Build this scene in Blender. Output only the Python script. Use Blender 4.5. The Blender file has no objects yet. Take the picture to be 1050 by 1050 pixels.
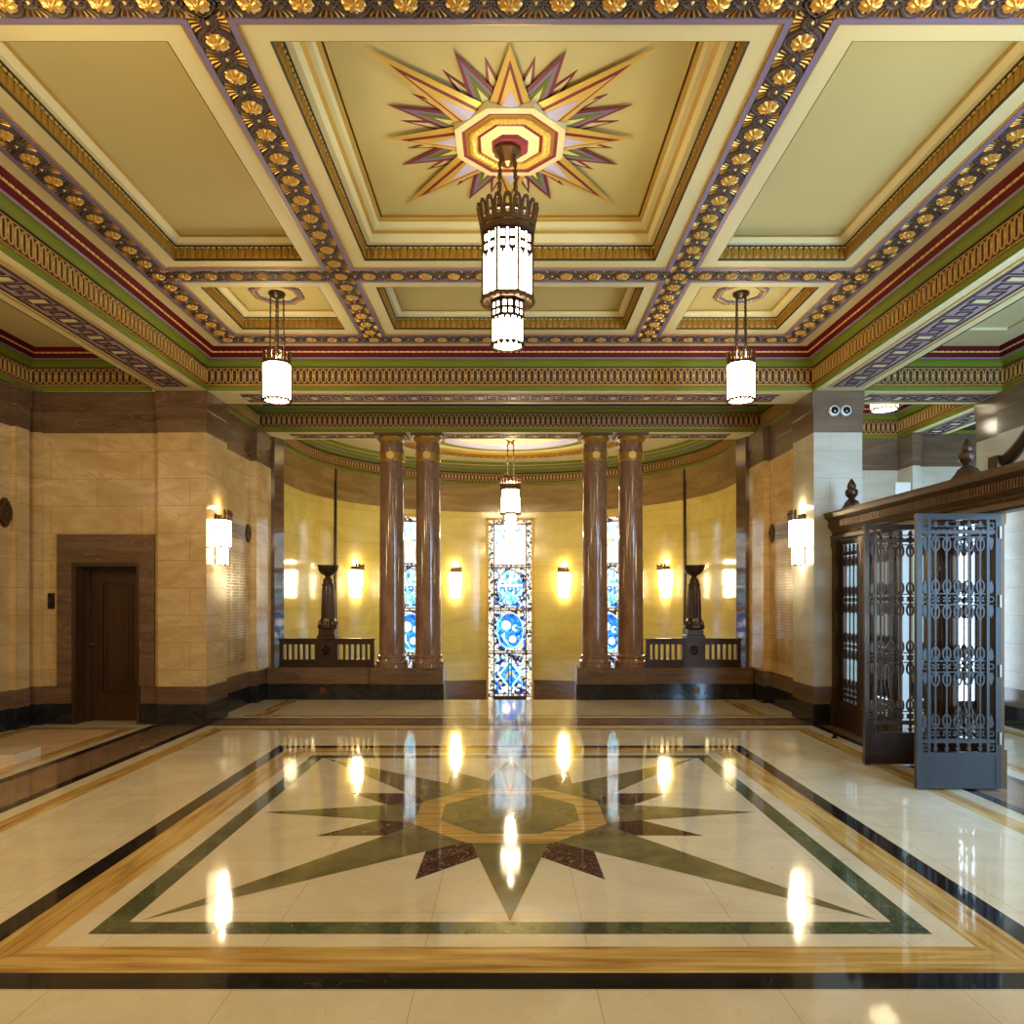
import bpy, math, random
from math import pi, sin, cos, sqrt, atan2
from mathutils import Vector, Matrix
random.seed(7)
scene = bpy.context.scene
COL = scene.collection

# ------------------------------------------------------------------ helpers
def S(r, g, b):
    f = lambda c: (c/255/12.92) if c/255 <= .04045 else ((c/255+.055)/1.055)**2.4
    return (f(r), f(g), f(b), 1)

class MB:
    """collects shapes and links them as one mesh object"""
    def __init__(s): s.v = []; s.f = []; s.m = []
    def add(s, vs, fs, mi=0):
        b = len(s.v); s.v.extend([tuple(p) for p in vs])
        for f in fs: s.f.append([b+i for i in f]); s.m.append(mi)
    def box(s, x0, x1, y0, y1, z0, z1, mi=0):
        s.add([(x0,y0,z0),(x1,y0,z0),(x1,y1,z0),(x0,y1,z0),(x0,y0,z1),(x1,y0,z1),(x1,y1,z1),(x0,y1,z1)],
              [(0,3,2,1),(4,5,6,7),(0,1,5,4),(1,2,6,5),(2,3,7,6),(3,0,4,7)], mi)
    def quad(s, a, b, c, d, mi=0): s.add([a,b,c,d], [(0,1,2,3)], mi)
    def prism(s, poly, z0, z1, T=None, mi=0):
        n = len(poly); vs = [(x,y,z0) for x,y in poly]+[(x,y,z1) for x,y in poly]
        if T: vs = [T(*p) for p in vs]
        fs = [tuple(range(n))[::-1], tuple(range(n,2*n))]+[(i,(i+1)%n,n+(i+1)%n,n+i) for i in range(n)]
        s.add(vs, fs, mi)
    def ringprism(s, outer, inner, z0, z1, T=None, mi=0):
        n = len(outer)
        vs = [(x,y,z0) for x,y in outer]+[(x,y,z0) for x,y in inner]+[(x,y,z1) for x,y in outer]+[(x,y,z1) for x,y in inner]
        if T: vs = [T(*p) for p in vs]
        fs = []
        for i in range(n):
            j = (i+1)%n
            fs += [(i,j,n+j,n+i),(2*n+i,2*n+j,3*n+j,3*n+i),(i,j,2*n+j,2*n+i),(n+i,n+j,3*n+j,3*n+i)]
        s.add(vs, fs, mi)
    def lathe(s, prof, n=24, c=(0,0,0), sx=1, sy=1, a0=0, a1=2*pi, cap=True, mi=0):
        full = abs(a1-a0-2*pi) < 1e-6
        k = n if full else n+1; vs = []; fs = []
        for r, z in prof:
            for i in range(k):
                a = a0+(a1-a0)*i/n
                vs.append((c[0]+r*cos(a)*sx, c[1]+r*sin(a)*sy, c[2]+z))
        for j in range(len(prof)-1):
            for i in range(k if full else k-1):
                i2 = (i+1)%k
                fs.append((j*k+i, j*k+i2, (j+1)*k+i2, (j+1)*k+i))
        if cap and full:
            fs.append(tuple(range(k))[::-1]); fs.append(tuple(range((len(prof)-1)*k, len(prof)*k)))
        s.add(vs, fs, mi)
    def tube(s, pts, r, n=6, closed=False, mi=0):
        pts = [Vector(p) for p in pts]; m = len(pts); vs = []; fs = []
        rr = r if isinstance(r, (list,tuple)) else [r]*m
        for i, p in enumerate(pts):
            if closed: t = pts[(i+1)%m]-pts[i-1]
            else: t = pts[min(i+1,m-1)]-pts[max(i-1,0)]
            t.normalize()
            up = Vector((0,0,1)) if abs(t.z) < .9 else Vector((1,0,0))
            a = t.cross(up).normalized(); b = t.cross(a).normalized()
            for k in range(n):
                q = p+a*(rr[i]*cos(2*pi*k/n))+b*(rr[i]*sin(2*pi*k/n)); vs.append(tuple(q))
        for i in range(m if closed else m-1):
            j = (i+1)%m
            for k in range(n):
                k2 = (k+1)%n; fs.append((i*n+k,i*n+k2,j*n+k2,j*n+k))
        if not closed:
            fs.append(tuple(range(n))[::-1]); fs.append(tuple(range((m-1)*n,m*n)))
        s.add(vs, fs, mi)
    def bar(s, p, q, w, t, up=(0,1,0), mi=0):
        p = Vector(p); q = Vector(q); d = (q-p).normalized(); u = Vector(up)
        a = d.cross(u).normalized()*(w/2); b = u.normalized()*(t/2)
        vs = [p-a-b,p+a-b,p+a+b,p-a+b,q-a-b,q+a-b,q+a+b,q-a+b]
        s.add(vs, [(0,1,2,3),(4,5,6,7),(0,1,5,4),(1,2,6,5),(2,3,7,6),(3,0,4,7)], mi)
    def rect(s, R, a, b, mi=0):
        """four strips round a rectangle R=(x0,x1,y0,y1): from (inset,z) a to (inset,z) b"""
        def ring(p, z): return [(R[0]+p,R[2]+p,z),(R[1]-p,R[2]+p,z),(R[1]-p,R[3]-p,z),(R[0]+p,R[3]-p,z)]
        A = ring(*a); B = ring(*b)
        s.add(A+B, [(i,(i+1)%4,4+(i+1)%4,4+i) for i in range(4)], mi)
    def build(s, name, mat, parent=None, smooth=False, loc=None, ang=35):
        me = bpy.data.meshes.new(name)
        me.from_pydata(s.v, [], s.f)
        mats = mat if isinstance(mat, (list,tuple)) else [mat]
        for m in mats: me.materials.append(m)
        if len(mats) > 1: me.polygons.foreach_set('material_index', s.m)
        if smooth:
            me.polygons.foreach_set('use_smooth', [True]*len(s.f))
            me.set_sharp_from_angle(angle=math.radians(ang))
        me.update()
        o = bpy.data.objects.new(name, me); COL.objects.link(o)
        if parent: o.parent = parent
        if loc: o.location = loc
        return o

def empty(name, loc=(0,0,0), rz=0, parent=None):
    o = bpy.data.objects.new(name, None); COL.objects.link(o)
    o.empty_display_size = .1
    o.location = loc; o.rotation_euler = (0,0,rz)
    if parent: o.parent = parent
    return o
def tag(o, label, cat, group=None):
    o['label'] = label; o['category'] = cat
    if group: o['group'] = group
    return o
def struct(o, label=None, cat=None):
    o['kind'] = 'structure'
    if label: o['label'] = label
    if cat: o['category'] = cat
    return o
def copy_tree(o, parent=None, kids=None):
    c = o.copy(); COL.objects.link(c)
    if parent: c.parent = parent
    for ch in list(o.children): copy_tree(ch, c)
    return c

# ------------------------------------------------------------------ materials
def nodes(name):
    m = bpy.data.materials.new(name); m.use_nodes = True
    nt = m.node_tree; b = nt.nodes['Principled BSDF']
    return m, nt, b
def plain(name, col, rough=.5, metal=0, spec=None, bump=0, bscale=60, var=0):
    m, nt, b = nodes(name)
    b.inputs['Base Color'].default_value = col; b.inputs['Roughness'].default_value = rough
    b.inputs['Metallic'].default_value = metal
    if spec is not None: b.inputs['Specular IOR Level'].default_value = spec
    if bump or var:
        tc = nt.nodes.new('ShaderNodeTexCoord')
        n = nt.nodes.new('ShaderNodeTexNoise'); n.inputs['Scale'].default_value = bscale; n.inputs['Detail'].default_value = 4
        nt.links.new(tc.outputs['Object'], n.inputs['Vector'])
        if bump:
            bp = nt.nodes.new('ShaderNodeBump'); bp.inputs['Strength'].default_value = bump; bp.inputs['Distance'].default_value = .01
            nt.links.new(n.outputs['Fac'], bp.inputs['Height']); nt.links.new(bp.outputs['Normal'], b.inputs['Normal'])
        if var:
            mx = nt.nodes.new('ShaderNodeMix'); mx.data_type = 'RGBA'
            mx.inputs['A'].default_value = tuple(c*(1-var) for c in col[:3])+(1,)
            mx.inputs['B'].default_value = tuple(min(1,c*(1+var)) for c in col[:3])+(1,)
            nt.links.new(n.outputs['Fac'], mx.inputs['Factor']); nt.links.new(mx.outputs['Result'], b.inputs['Base Color'])
    return m
def marble(name, c1, c2, rough=.2, scale=1.5, stretch=(1,1,1), vein=None, vein_w=.03, joints=None, jcol=None,
           mode='wall', ior=1.5, dist=1.5, jm=.004, jvar=.12, off=.5, centre=(0,0)):
    m, nt, b = nodes(name); L = nt.links.new; N = nt.nodes.new
    b.inputs['Roughness'].default_value = rough; b.inputs['IOR'].default_value = ior
    tc = N('ShaderNodeTexCoord')
    mp = N('ShaderNodeMapping'); mp.inputs['Scale'].default_value = stretch
    L(tc.outputs['Object'], mp.inputs['Vector'])
    n = N('ShaderNodeTexNoise'); n.inputs['Scale'].default_value = scale; n.inputs['Detail'].default_value = 8
    n.inputs['Roughness'].default_value = .6; n.inputs['Distortion'].default_value = dist
    L(mp.outputs['Vector'], n.inputs['Vector'])
    r = N('ShaderNodeValToRGB'); r.color_ramp.elements[0].position = .32; r.color_ramp.elements[1].position = .68
    r.color_ramp.elements[0].color = c2; r.color_ramp.elements[1].color = c1
    L(n.outputs['Fac'], r.inputs['Fac']); out = r.outputs['Color']
    if vein:
        n2 = N('ShaderNodeTexNoise'); n2.inputs['Scale'].default_value = scale*1.3; n2.inputs['Detail'].default_value = 6; n2.inputs['Distortion'].default_value = 2
        L(mp.outputs['Vector'], n2.inputs['Vector'])
        r2 = N('ShaderNodeValToRGB'); e = r2.color_ramp.elements
        e[0].position = .5-vein_w; e[0].color = (0,0,0,1); e[1].position = .5; e[1].color = (1,1,1,1)
        x = e.new(.5+vein_w); x.color = (0,0,0,1)
        L(n2.outputs['Fac'], r2.inputs['Fac'])
        mx = N('ShaderNodeMix'); mx.data_type = 'RGBA'; L(r2.outputs['Color'], mx.inputs['Factor']); L(out, mx.inputs['A'])
        mx.inputs['B'].default_value = vein; out = mx.outputs['Result']
    if joints:
        sp = N('ShaderNodeSeparateXYZ'); L(tc.outputs['Object'], sp.inputs[0])
        cb = N('ShaderNodeCombineXYZ')
        if mode == 'wall':
            ad = N('ShaderNodeMath'); ad.operation = 'ADD'; L(sp.outputs['X'], ad.inputs[0]); L(sp.outputs['Y'], ad.inputs[1])
            L(ad.outputs[0], cb.inputs['X']); L(sp.outputs['Z'], cb.inputs['Y'])
        elif mode == 'apse':
            sy = N('ShaderNodeMath'); sy.operation = 'SUBTRACT'; L(sp.outputs['Y'], sy.inputs[0]); sy.inputs[1].default_value = centre[1]
            at = N('ShaderNodeMath'); at.operation = 'ARCTAN2'; L(sp.outputs['X'], at.inputs[0]); L(sy.outputs[0], at.inputs[1])
            mu = N('ShaderNodeMath'); mu.operation = 'MULTIPLY'; L(at.outputs[0], mu.inputs[0]); mu.inputs[1].default_value = 3.9
            L(mu.outputs[0], cb.inputs['X']); L(sp.outputs['Z'], cb.inputs['Y'])
        else:
            ad = N('ShaderNodeMath'); ad.operation = 'ADD'; L(sp.outputs['X'], ad.inputs[0]); ad.inputs[1].default_value = .39+.745*20
            L(ad.outputs[0], cb.inputs['X']); L(sp.outputs['Y'], cb.inputs['Y'])
        bk = N('ShaderNodeTexBrick'); bk.offset = off; bk.inputs['Scale'].default_value = 1
        bk.inputs['Brick Width'].default_value = joints[0]; bk.inputs['Row Height'].default_value = joints[1]
        bk.inputs['Mortar Size'].default_value = jm; bk.inputs['Mortar Smooth'].default_value = .3
        bk.inputs['Color1'].default_value = (1-jvar,)*3+(1,); bk.inputs['Color2'].default_value = (1,1,1,1)
        bk.inputs['Mortar'].default_value = jcol or (.5,.45,.38,1)
        L(cb.outputs[0], bk.inputs['Vector'])
        mx = N('ShaderNodeMix'); mx.data_type = 'RGBA'; mx.blend_type = 'MULTIPLY'; mx.inputs['Factor'].default_value = 1
        L(out, mx.inputs['A']); L(bk.outputs['Color'], mx.inputs['B']); out = mx.outputs['Result']
    L(out, b.inputs['Base Color'])
    return m
def glow(name, col, st):
    m, nt, b = nodes(name)
    b.inputs['Base Color'].default_value = (.9,.85,.75,1); b.inputs['Roughness'].default_value = .4
    b.inputs['Emission Color'].default_value = col; b.inputs['Emission Strength'].default_value = st
    return m
def stained(name, stops, scale, st, lead=.06, warp=.0, seed=0):
    """leaded mosaic of coloured glass with daylight behind it"""
    m, nt, b = nodes(name); L = nt.links.new; N = nt.nodes.new
    tc = N('ShaderNodeTexCoord'); mp = N('ShaderNodeMapping'); mp.inputs['Location'].default_value = (seed*3.7,0,seed*1.3)
    mp.inputs['Scale'].default_value = (1,0,1)
    L(tc.outputs['Object'], mp.inputs['Vector'])
    vec = mp.outputs['Vector']
    if warp:
        nz = N('ShaderNodeTexNoise'); nz.inputs['Scale'].default_value = 6; L(vec, nz.inputs['Vector'])
        ad = N('ShaderNodeVectorMath'); ad.operation = 'MULTIPLY_ADD'; ad.inputs[1].default_value = (warp,warp,warp)
        L(nz.outputs['Color'], ad.inputs[0]); L(vec, ad.inputs[2]); vec = ad.outputs[0]
    v = N('ShaderNodeTexVoronoi'); v.inputs['Scale'].default_value = scale; L(vec, v.inputs['Vector'])
    v2 = N('ShaderNodeTexVoronoi'); v2.feature = 'DISTANCE_TO_EDGE'; v2.inputs['Scale'].default_value = scale; L(vec, v2.inputs['Vector'])
    sp = N('ShaderNodeSeparateColor'); L(v.outputs['Color'], sp.inputs[0])
    r = N('ShaderNodeValToRGB'); r.color_ramp.interpolation = 'CONSTANT'
    els = r.color_ramp.elements
    els[0].position = 0; els[0].color = stops[0][1]; els[1].position = stops[1][0]; els[1].color = stops[1][1]
    for p, c in stops[2:]:
        e = els.new(p); e.color = c
    L(sp.outputs[0], r.inputs['Fac'])
    lt = N('ShaderNodeMath'); lt.operation = 'GREATER_THAN'; lt.inputs[1].default_value = lead; L(v2.outputs['Distance'], lt.inputs[0])
    mx = N('ShaderNodeMix'); mx.data_type = 'RGBA'; mx.inputs['A'].default_value = (.005,.005,.006,1)
    L(lt.outputs[0], mx.inputs['Factor']); L(r.outputs['Color'], mx.inputs['B'])
    L(mx.outputs['Result'], b.inputs['Emission Color']); b.inputs['Emission Strength'].default_value = st
    b.inputs['Base Color'].default_value = (.03,.03,.04,1); b.inputs['Roughness'].default_value = .15
    return m

LAMP = (1, .81, .49, 1)
M = {}
M['cream'] = plain('cream_plaster', S(212,201,152), .55, var=.04, bscale=3)
M['panel'] = plain('panel_plaster', S(200,186,126), .6, var=.05, bscale=1.2)
M['lilac'] = plain('lilac_paint', S(120,108,138), .5)
M['rosette'] = plain('rosette_gilding', S(206,162,80), .36, .5, var=.2, bscale=50)
M['bead'] = plain('pale_gold_paint', S(226,192,120), .4, .2)
M['sungold'] = plain('sunburst_gold_paint', S(212,176,84), .36, .25, var=.08, bscale=12)
M['lilacp'] = plain('pale_lilac_paint', S(178,172,206), .5)
M['ribbon'] = plain('brown_ribbon_paint', S(76,60,56), .6)
M['gold'] = plain('gilding', S(198,154,74), .38, .6, var=.15, bscale=40)
M['goldflat'] = plain('gold_paint', S(188,152,66), .42, .25, var=.12, bscale=30)
M['olive'] = plain('old_gold_paint', S(152,112,32), .4, .2, var=.15, bscale=25)
M['bandback'] = plain('dark_gold_ground', S(78,56,32), .55)
M['darkline'] = plain('dark_brown_paint', S(48,34,18), .5)
M['red'] = plain('crimson_paint', S(92,9,13), .6, spec=.15)
M['wine'] = plain('wine_red_paint', S(118,34,46), .5)
M['maroon'] = plain('maroon_paint', S(52,20,24), .5)
M['green'] = plain('leaf_green_paint', S(108,116,30), .6, spec=.2, var=.06, bscale=4)
M['frieze'] = plain('frieze_ground_paint', S(66,30,16), .55)
M['chain'] = plain('frieze_gold_paint', S(208,168,96), .4, .2)
M['fret'] = plain('fret_lilac_paint', S(158,136,140), .55, spec=.25)
M['lampcrown'] = plain('aged_crown_bronze', S(88,62,36), .5, .4)
M['lampmetal'] = plain('dark_lamp_metal', S(52,36,20), .6, 0, spec=.2)
M['bronze'] = plain('dark_bronze', S(70,52,40), .34, .65, var=.2, bscale=18)
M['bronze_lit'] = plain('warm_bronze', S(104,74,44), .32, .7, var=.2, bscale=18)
M['post'] = plain('post_bronze', S(84,62,40), .34, .65, var=.2, bscale=18)
M['lintel'] = plain('lintel_bronze', S(92,70,44), .36, .55, var=.2, bscale=18)
M['gate'] = plain('grey_bronze', S(54,53,54), .36, .7, var=.2, bscale=20)  # greyer bronze than on the other gate leaves
M['white'] = plain('white_plastic', S(225,225,220), .35)
M['black'] = plain('black_plastic', S(14,14,16), .15)
M['wood'] = marble('dark_oak', S(72,44,22), S(50,29,14), .32, 3, (4,4,.35))
M['wall'] = marble('honey_marble', S(212,182,128), S(182,146,92), .17, 1.6, (.7,.7,1.6), vein=S(186,152,98), vein_w=.02, joints=(1.15,.345), jcol=(.62,.55,.44,1))
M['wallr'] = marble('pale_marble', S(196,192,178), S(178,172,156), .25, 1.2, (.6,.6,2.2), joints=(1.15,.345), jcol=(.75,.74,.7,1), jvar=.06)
M['apse'] = marble('apse_marble', S(214,194,112), S(194,170,84), .13, .9, (.8,.8,1.8), joints=(1.1,.345), mode='apse', centre=(0,13.1), jcol=(.75,.68,.5,1))
M['brown'] = marble('brown_marble', S(116,88,62), S(82,60,40), .17, 1.4, (.5,.5,3.5), vein=S(134,104,76), vein_w=.01)
M['column'] = marble('column_marble', S(146,110,82), S(110,78,56), .11, 2.2, (1.5,1.5,.6), vein=S(150,124,102), vein_w=.012)
M['brown_daylit'] = marble('brown_marble_daylit', S(118,98,80), S(90,74,60), .17, 1.4, (.5,.5,3.5))  # the brown marble again, greyed to carry the cool daylight on the right
M['brownapse'] = marble('apse_brown_marble', S(148,120,74), S(116,92,54), .15, 1.4, (.5,.5,3.5))
M['jamb'] = marble('polished_jamb_marble', S(104,80,58), S(78,58,42), .05, 1.4, (.5,.5,2), ior=1.7)
M['blackm'] = marble('black_marble', S(40,38,38), S(22,22,24), .1, 2.5, vein=S(76,70,66), vein_w=.003)
FR = .06
M['f_cream'] = marble('cream_floor_marble', S(212,200,174), S(200,184,154), FR, 2.2, (.8,.8,1), vein=S(200,182,144), vein_w=.006, joints=(.745,.745), mode='floor', off=0, jcol=(.66,.6,.5,1), jm=.0022, jvar=.04, ior=1.55)
M['f_goldx'] = marble('gold_travertine_across', S(208,176,106), S(146,102,40), FR, 2.4, (.55,9,1), ior=1.55, dist=.6)
M['f_goldy'] = marble('gold_travertine_along', S(208,176,106), S(146,102,40), FR, 2.4, (9,.55,1), ior=1.55, dist=.6)
M['f_green'] = marble('green_floor_marble', S(84,92,62), S(48,56,38), FR, 3, vein=S(120,126,92), vein_w=.006, ior=1.55)
M['f_ray'] = marble('olive_floor_marble', S(122,112,74), S(92,86,54), FR, 3, ior=1.55)
M['f_dark'] = marble('rouge_floor_marble', S(74,46,40), S(42,24,22), FR, 6, vein=S(170,140,124), vein_w=.012, ior=1.55)
M['f_black'] = marble('black_floor_marble', S(34,30,30), S(18,17,18), FR, 2.5, vein=S(70,62,58), vein_w=.002, ior=1.55)
M['f_brown'] = marble('brown_floor_marble', S(142,114,90), S(110,86,66), FR, 2, (1,.7,1), ior=1.55)
M['f_pink'] = marble('rose_floor_marble', S(232,198,156), S(216,176,132), FR, 2, ior=1.55)
M['lamp'] = glow('lit_opal_glass', LAMP, 13)
M['lampdim'] = glow('dim_opal_glass', LAMP, 5)
M['lamp2'] = glow('lit_sconce_glass', LAMP, 21)
M['ink'] = plain('incised_lettering', S(122,92,46), .5)
Wt, Pb, Cy, Bl, Nv, Am, Gn = S(250,252,255), S(170,215,250), S(60,190,225), S(25,110,215), S(16,30,90), S(235,205,140), S(70,150,120)
GS = 1.25
M['g_mosaic'] = stained('leaded_mosaic_glass', [(0,S(225,232,240)),(.24,Nv),(.38,Pb),(.52,S(20,24,40)),(.64,Bl),(.75,Am),(.82,S(235,235,235)),(.93,S(110,90,150))], 15, GS, .05, .1)
M['g_border'] = stained('border_glass', [(0,S(215,212,200)),(.42,S(50,44,40)),(.58,S(220,205,170)),(.8,S(110,140,120)),(.9,S(240,200,190))], 20, GS, .05, 0, 2)
M['g_white'] = stained('pale_sky_glass', [(0,Wt),(.62,S(225,243,255)),(.8,S(150,215,240)),(.93,S(110,160,220))], 13, GS*1.1, .02, .1, 3)
M['g_cyan'] = stained('turquoise_glass', [(0,S(190,236,248)),(.3,S(90,205,228)),(.5,Wt),(.7,S(120,220,235)),(.86,S(40,120,150)),(.93,S(40,140,215))], 16, GS, .04, .1, 4)
M['g_blue'] = stained('sky_blue_glass', [(0,S(40,150,235)),(.35,S(30,110,220)),(.6,S(70,200,240)),(.85,S(20,60,180))], 14, GS, .04, .1, 5)
M['g_pure'] = glow('white_glass', (1,1,.98,1), GS*1.2)
M['g_amber'] = glow('amber_glass', S(205,150,70), .7)
M['g_teal'] = glow('teal_glass', S(120,225,240), GS)
M['g_day'] = glow('daylight_glow', (.62,.80,1,1), 4)  # glow of the added daylight panel

# ------------------------------------------------------------------ layout constants (metres; camera at the origin looking along +Y)
CY = 5.43                     # centre of the hall
HW, Y0, Y1 = 3.82, 1.66, 9.20  # half width, near and far faces
ZB, ZC = 4.20, 4.716           # beam soffit, hall ceiling soffit
BW = .61                       # beam width
AC, AR = 13.1, 3.90            # apse centre and radius
XL, XR = -6.05, 6.20           # outer walls of side bays

# ------------------------------------------------------------------ floor
floor = MB(); floor.box(-7.5,9.5,-2.6,11.48,-.3,0)
floor = struct(floor.build('floor', M['f_cream']))
LZ = [.0004]
def inlay(name, polys, mat, layer, label=None):
    mb = MB(); z = .0005*layer
    for p in polys: mb.add([(x,y,z) for x,y in p], [tuple(range(len(p)))])
    return mb.build(name, mat, floor)
def R4(x0,x1,y0,y1): return [(x0,y0),(x1,y0),(x1,y1),(x0,y1)]
def frame(hx, hy, w, c=(0,CY)):
    cx, cy = c
    o = [(cx-hx,cy-hy),(cx+hx,cy-hy),(cx+hx,cy+hy),(cx-hx,cy+hy)]
    i = [(cx-hx+w,cy-hy+w),(cx+hx-w,cy-hy+w),(cx+hx-w,cy+hy-w),(cx-hx+w,cy+hy-w)]
    return [[o[k],o[(k+1)%4],i[(k+1)%4],i[k]] for k in range(4)]
FC = (0,5.455); fx, fy = 2.50, 2.465
q = frame(fx,fy,.13,FC); inlay('black_marble_border', q, M['f_black'], 1)
q = frame(fx-.13,fy-.13,.235,FC); inlay('gold_marble_band', [q[0],q[2]], M['f_goldx'], 1); inlay('gold_marble_band', [q[1],q[3]], M['f_goldy'], 1)
q = frame(fx-.49,fy-.49,.13,FC); inlay('green_marble_frame', q, M['f_green'], 1)
def octa(r, c=(0,0)):   # r = half across flats
    R = r/cos(pi/8); return [(c[0]+R*cos(pi/8+k*pi/4), c[1]+R*sin(pi/8+k*pi/4)) for k in range(8)]
for k in range(8):
    a = pi/8+k*pi/4; d = (cos(a),sin(a)); n = (-sin(a),cos(a))
    P = lambda r,t: (FC[0]+d[0]*r+n[0]*t, FC[1]+d[1]*r+n[1]*t)
    inlay('dark_star_ray', [[P(1.41,0),P(.55,.34),P(.4,0),P(.55,-.34)]], M['f_dark'], 1)
for k in range(8):
    a = k*pi/4; d = (cos(a),sin(a)); n = (-sin(a),cos(a))
    L_ = 1.84 if k%2==0 else 1.84*sqrt(2)*.995
    P = lambda r,t: (FC[0]+d[0]*r+n[0]*t, FC[1]+d[1]*r+n[1]*t)
    inlay('olive_star_ray', [[P(L_,0),P(.6,.27),P(.6,-.27)]], M['f_ray'], 2)
inlay('gold_octagon', [octa(.685,FC)], M['f_goldx'], 3)
inlay('green_octagon', [octa(.50,FC)], M['f_ray'], 4)
# bands round the hall
for s in (-1,1):
    X = lambda a,b: (a,b) if s>0 else (-b,-a)
    inlay('gold_marble_strip', [R4(*X(3.47,3.64),Y0+.2,8.99)], M['f_goldy'], 1)
    inlay('black_threshold_line', [R4(*X(3.78,3.88),Y0,9.2)], M['f_black'], 1)
    inlay('brown_threshold_band', [R4(*X(3.88,4.38),Y0,9.2)], M['f_brown'], 1)
    inlay('black_threshold_line', [R4(*X(4.38,4.49),Y0,9.2)], M['f_black'], 1)
inlay('gold_marble_strip', [R4(-3.64,3.64,8.83,8.99)], M['f_goldx'], 1.4)
inlay('black_threshold_line', [R4(-3.82,3.82,9.16,9.24)], M['f_black'], 1)
inlay('brown_threshold_band', [R4(-3.82,3.82,9.24,9.66)], M['f_brown'], 1)
inlay('black_threshold_line', [R4(-3.82,3.82,9.66,9.73)], M['f_black'], 1)
inlay('gold_marble_strip', [R4(-3.6,3.6,9.86,9.99)], M['f_goldx'], 1)
for s in (-1,1):
    x0,x1 = (3.3,3.5) if s>0 else (-3.5,-3.3)
    inlay('gold_marble_strip', [R4(x0,x1,9.99,11.4)], M['f_goldy'], 1)
q = frame(.78-.1,3.6,.16,(-5.28,CY)); inlay('gold_marble_band', [q[0],q[2]], M['f_goldx'], 1); inlay('gold_marble_band', [q[1],q[3]], M['f_goldy'], 1)
inlay('rose_marble_field', [R4(-5.8,-4.76,CY-3.44,CY+3.44)], M['f_pink'], 1)
q = frame(.78-.1,3.6,.16,(5.35,CY)); inlay('gold_marble_band', [q[0],q[2]], M['f_goldx'], 1); inlay('gold_marble_band', [q[1],q[3]], M['f_goldy'], 1)
inlay('black_threshold_line', [R4(4.49,6.2,9.2,9.3)], M['f_black'], 1)
# stair well behind the columns
mb = MB(); mb.box(-4.2,4.2,11.48,17.4,-2.0,-1.7); mb.box(-1.03,1.03,11.46,11.80,-.3,-.15)
for k in range(9): mb.box(-1.0,1.0,11.48+k*.3,11.78+k*.3,-1.7,-.17*(k+1))
struct(mb.build('floor_stairwell', M['f_cream']))

# ------------------------------------------------------------------ walls
def wall_piece(mb3, x0,x1,y0,y1, zt=ZB, band=3.68, mi=True):
    """one straight pier: black base, brown dado, marble face, brown top band"""
    mb3['blackm'].box(x0-.012,x1+.012,y0-.012,y1+.012,0,.262)
    mb3['brown'].box(x0-.006,x1+.006,y0-.006,y1+.006,.262,.484)
    mb3['wall'].box(x0,x1,y0,y1,.484,band)
    mb3['brown'].box(x0-.006,x1+.006,y0-.006,y1+.006,band,zt-.24)
    mb3['brown'].box(x0-.02,x1+.02,y0-.02,y1+.02,zt-.24,zt)
class Wall:
    def __init__(s, name): s.name = name; s.d = {k: MB() for k in ('blackm','brown','wall','wallr')}
    def pier(s, *a, mat='wall', **k):
        if mat != 'wall':
            t = s.d['wall']; s.d['wall'] = s.d['wallr']; wall_piece(s.d, *a, **k); s.d['wall'] = t
        else: wall_piece(s.d, *a, **k)
    def done(s):
        r = struct(empty(s.name))
        for k, nm in (('blackm','black_plinth'),('brown','brown_dado'),('wall','marble_facing'),('wallr','pale_facing')):
            if s.d[k].v: s.d[k].build(nm, M['brown_daylit' if k=='brown' and s.name in ('wall_right','wall_corridor') else k], r)
        return r
# left: pier, door wall, outer wall
w = Wall('wall_left')
w.pier(-4.43,-HW,9.20,9.87)
w.pier(-4.4,-3.95,9.87,11.12)
w.pier(-4.4,-3.855,11.12,11.80)
w.pier(XL-.3,XL,1.5,9.3)
w.pier(XL,XL+.07,8.86,9.10)
w.pier(XL,-5.90,9.19,9.3)
w.pier(-4.43,-HW,.9,Y0)
wl = w.done()
# door wall with opening
mb = {k: MB() for k in ('wall','brown','blackm')}
dx0,dx1,dzt = -5.53,-4.675,2.04
ox0,ox1,ozt = -5.715,-4.49,2.40
for (a,b) in ((XL,dx0),(dx1,-4.40)):
    mb['blackm'].box(a,b,9.245,9.75,0,.262); mb['brown'].box(a,b,9.25,9.75,.262,.484); mb['wall'].box(a,b,9.255,9.75,.484,dzt)
mb['wall'].box(XL,-4.40,9.255,9.75,dzt,3.68)
mb['brown'].box(XL,-4.40,9.25,9.75,3.68,ZB-.24); mb['brown'].box(XL,-4.40,9.23,9.75,ZB-.24,ZB)
mb['brown'].box(dx0-.05,dx1+.05,9.62,9.75,0,dzt+.05)  # hidden backing added behind the door to stop sky light leaking in
wd = struct(empty('wall_door_bay'))
mb['wall'].build('marble_facing', M['wall'], wd); mb['brown'].build('brown_dado', M['brown'], wd); mb['blackm'].build('black_plinth', M['blackm'], wd)
door = struct(empty('door_1',(-5.1,9.25,0)), 'dark panelled wooden door in a brown marble surround', 'door')
mb = MB()
for (a,b,c,d) in ((ox0,dx0,.484,ozt),(dx1,ox1,.484,ozt),(dx0,dx1,dzt,ozt)): mb.box(a+5.1,b+5.1,-.03,.012,c,d)
mb.build('marble_surround', M['brown'], door)
mb = MB(); e = .045
mb.box(dx0+5.1,dx0+e+5.1,-.02,.34,0,dzt); mb.box(dx1-e+5.1,dx1+5.1,-.02,.34,0,dzt); mb.box(dx0+e+5.1,dx1-e+5.1,-.02,.34,dzt-e,dzt)
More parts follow.
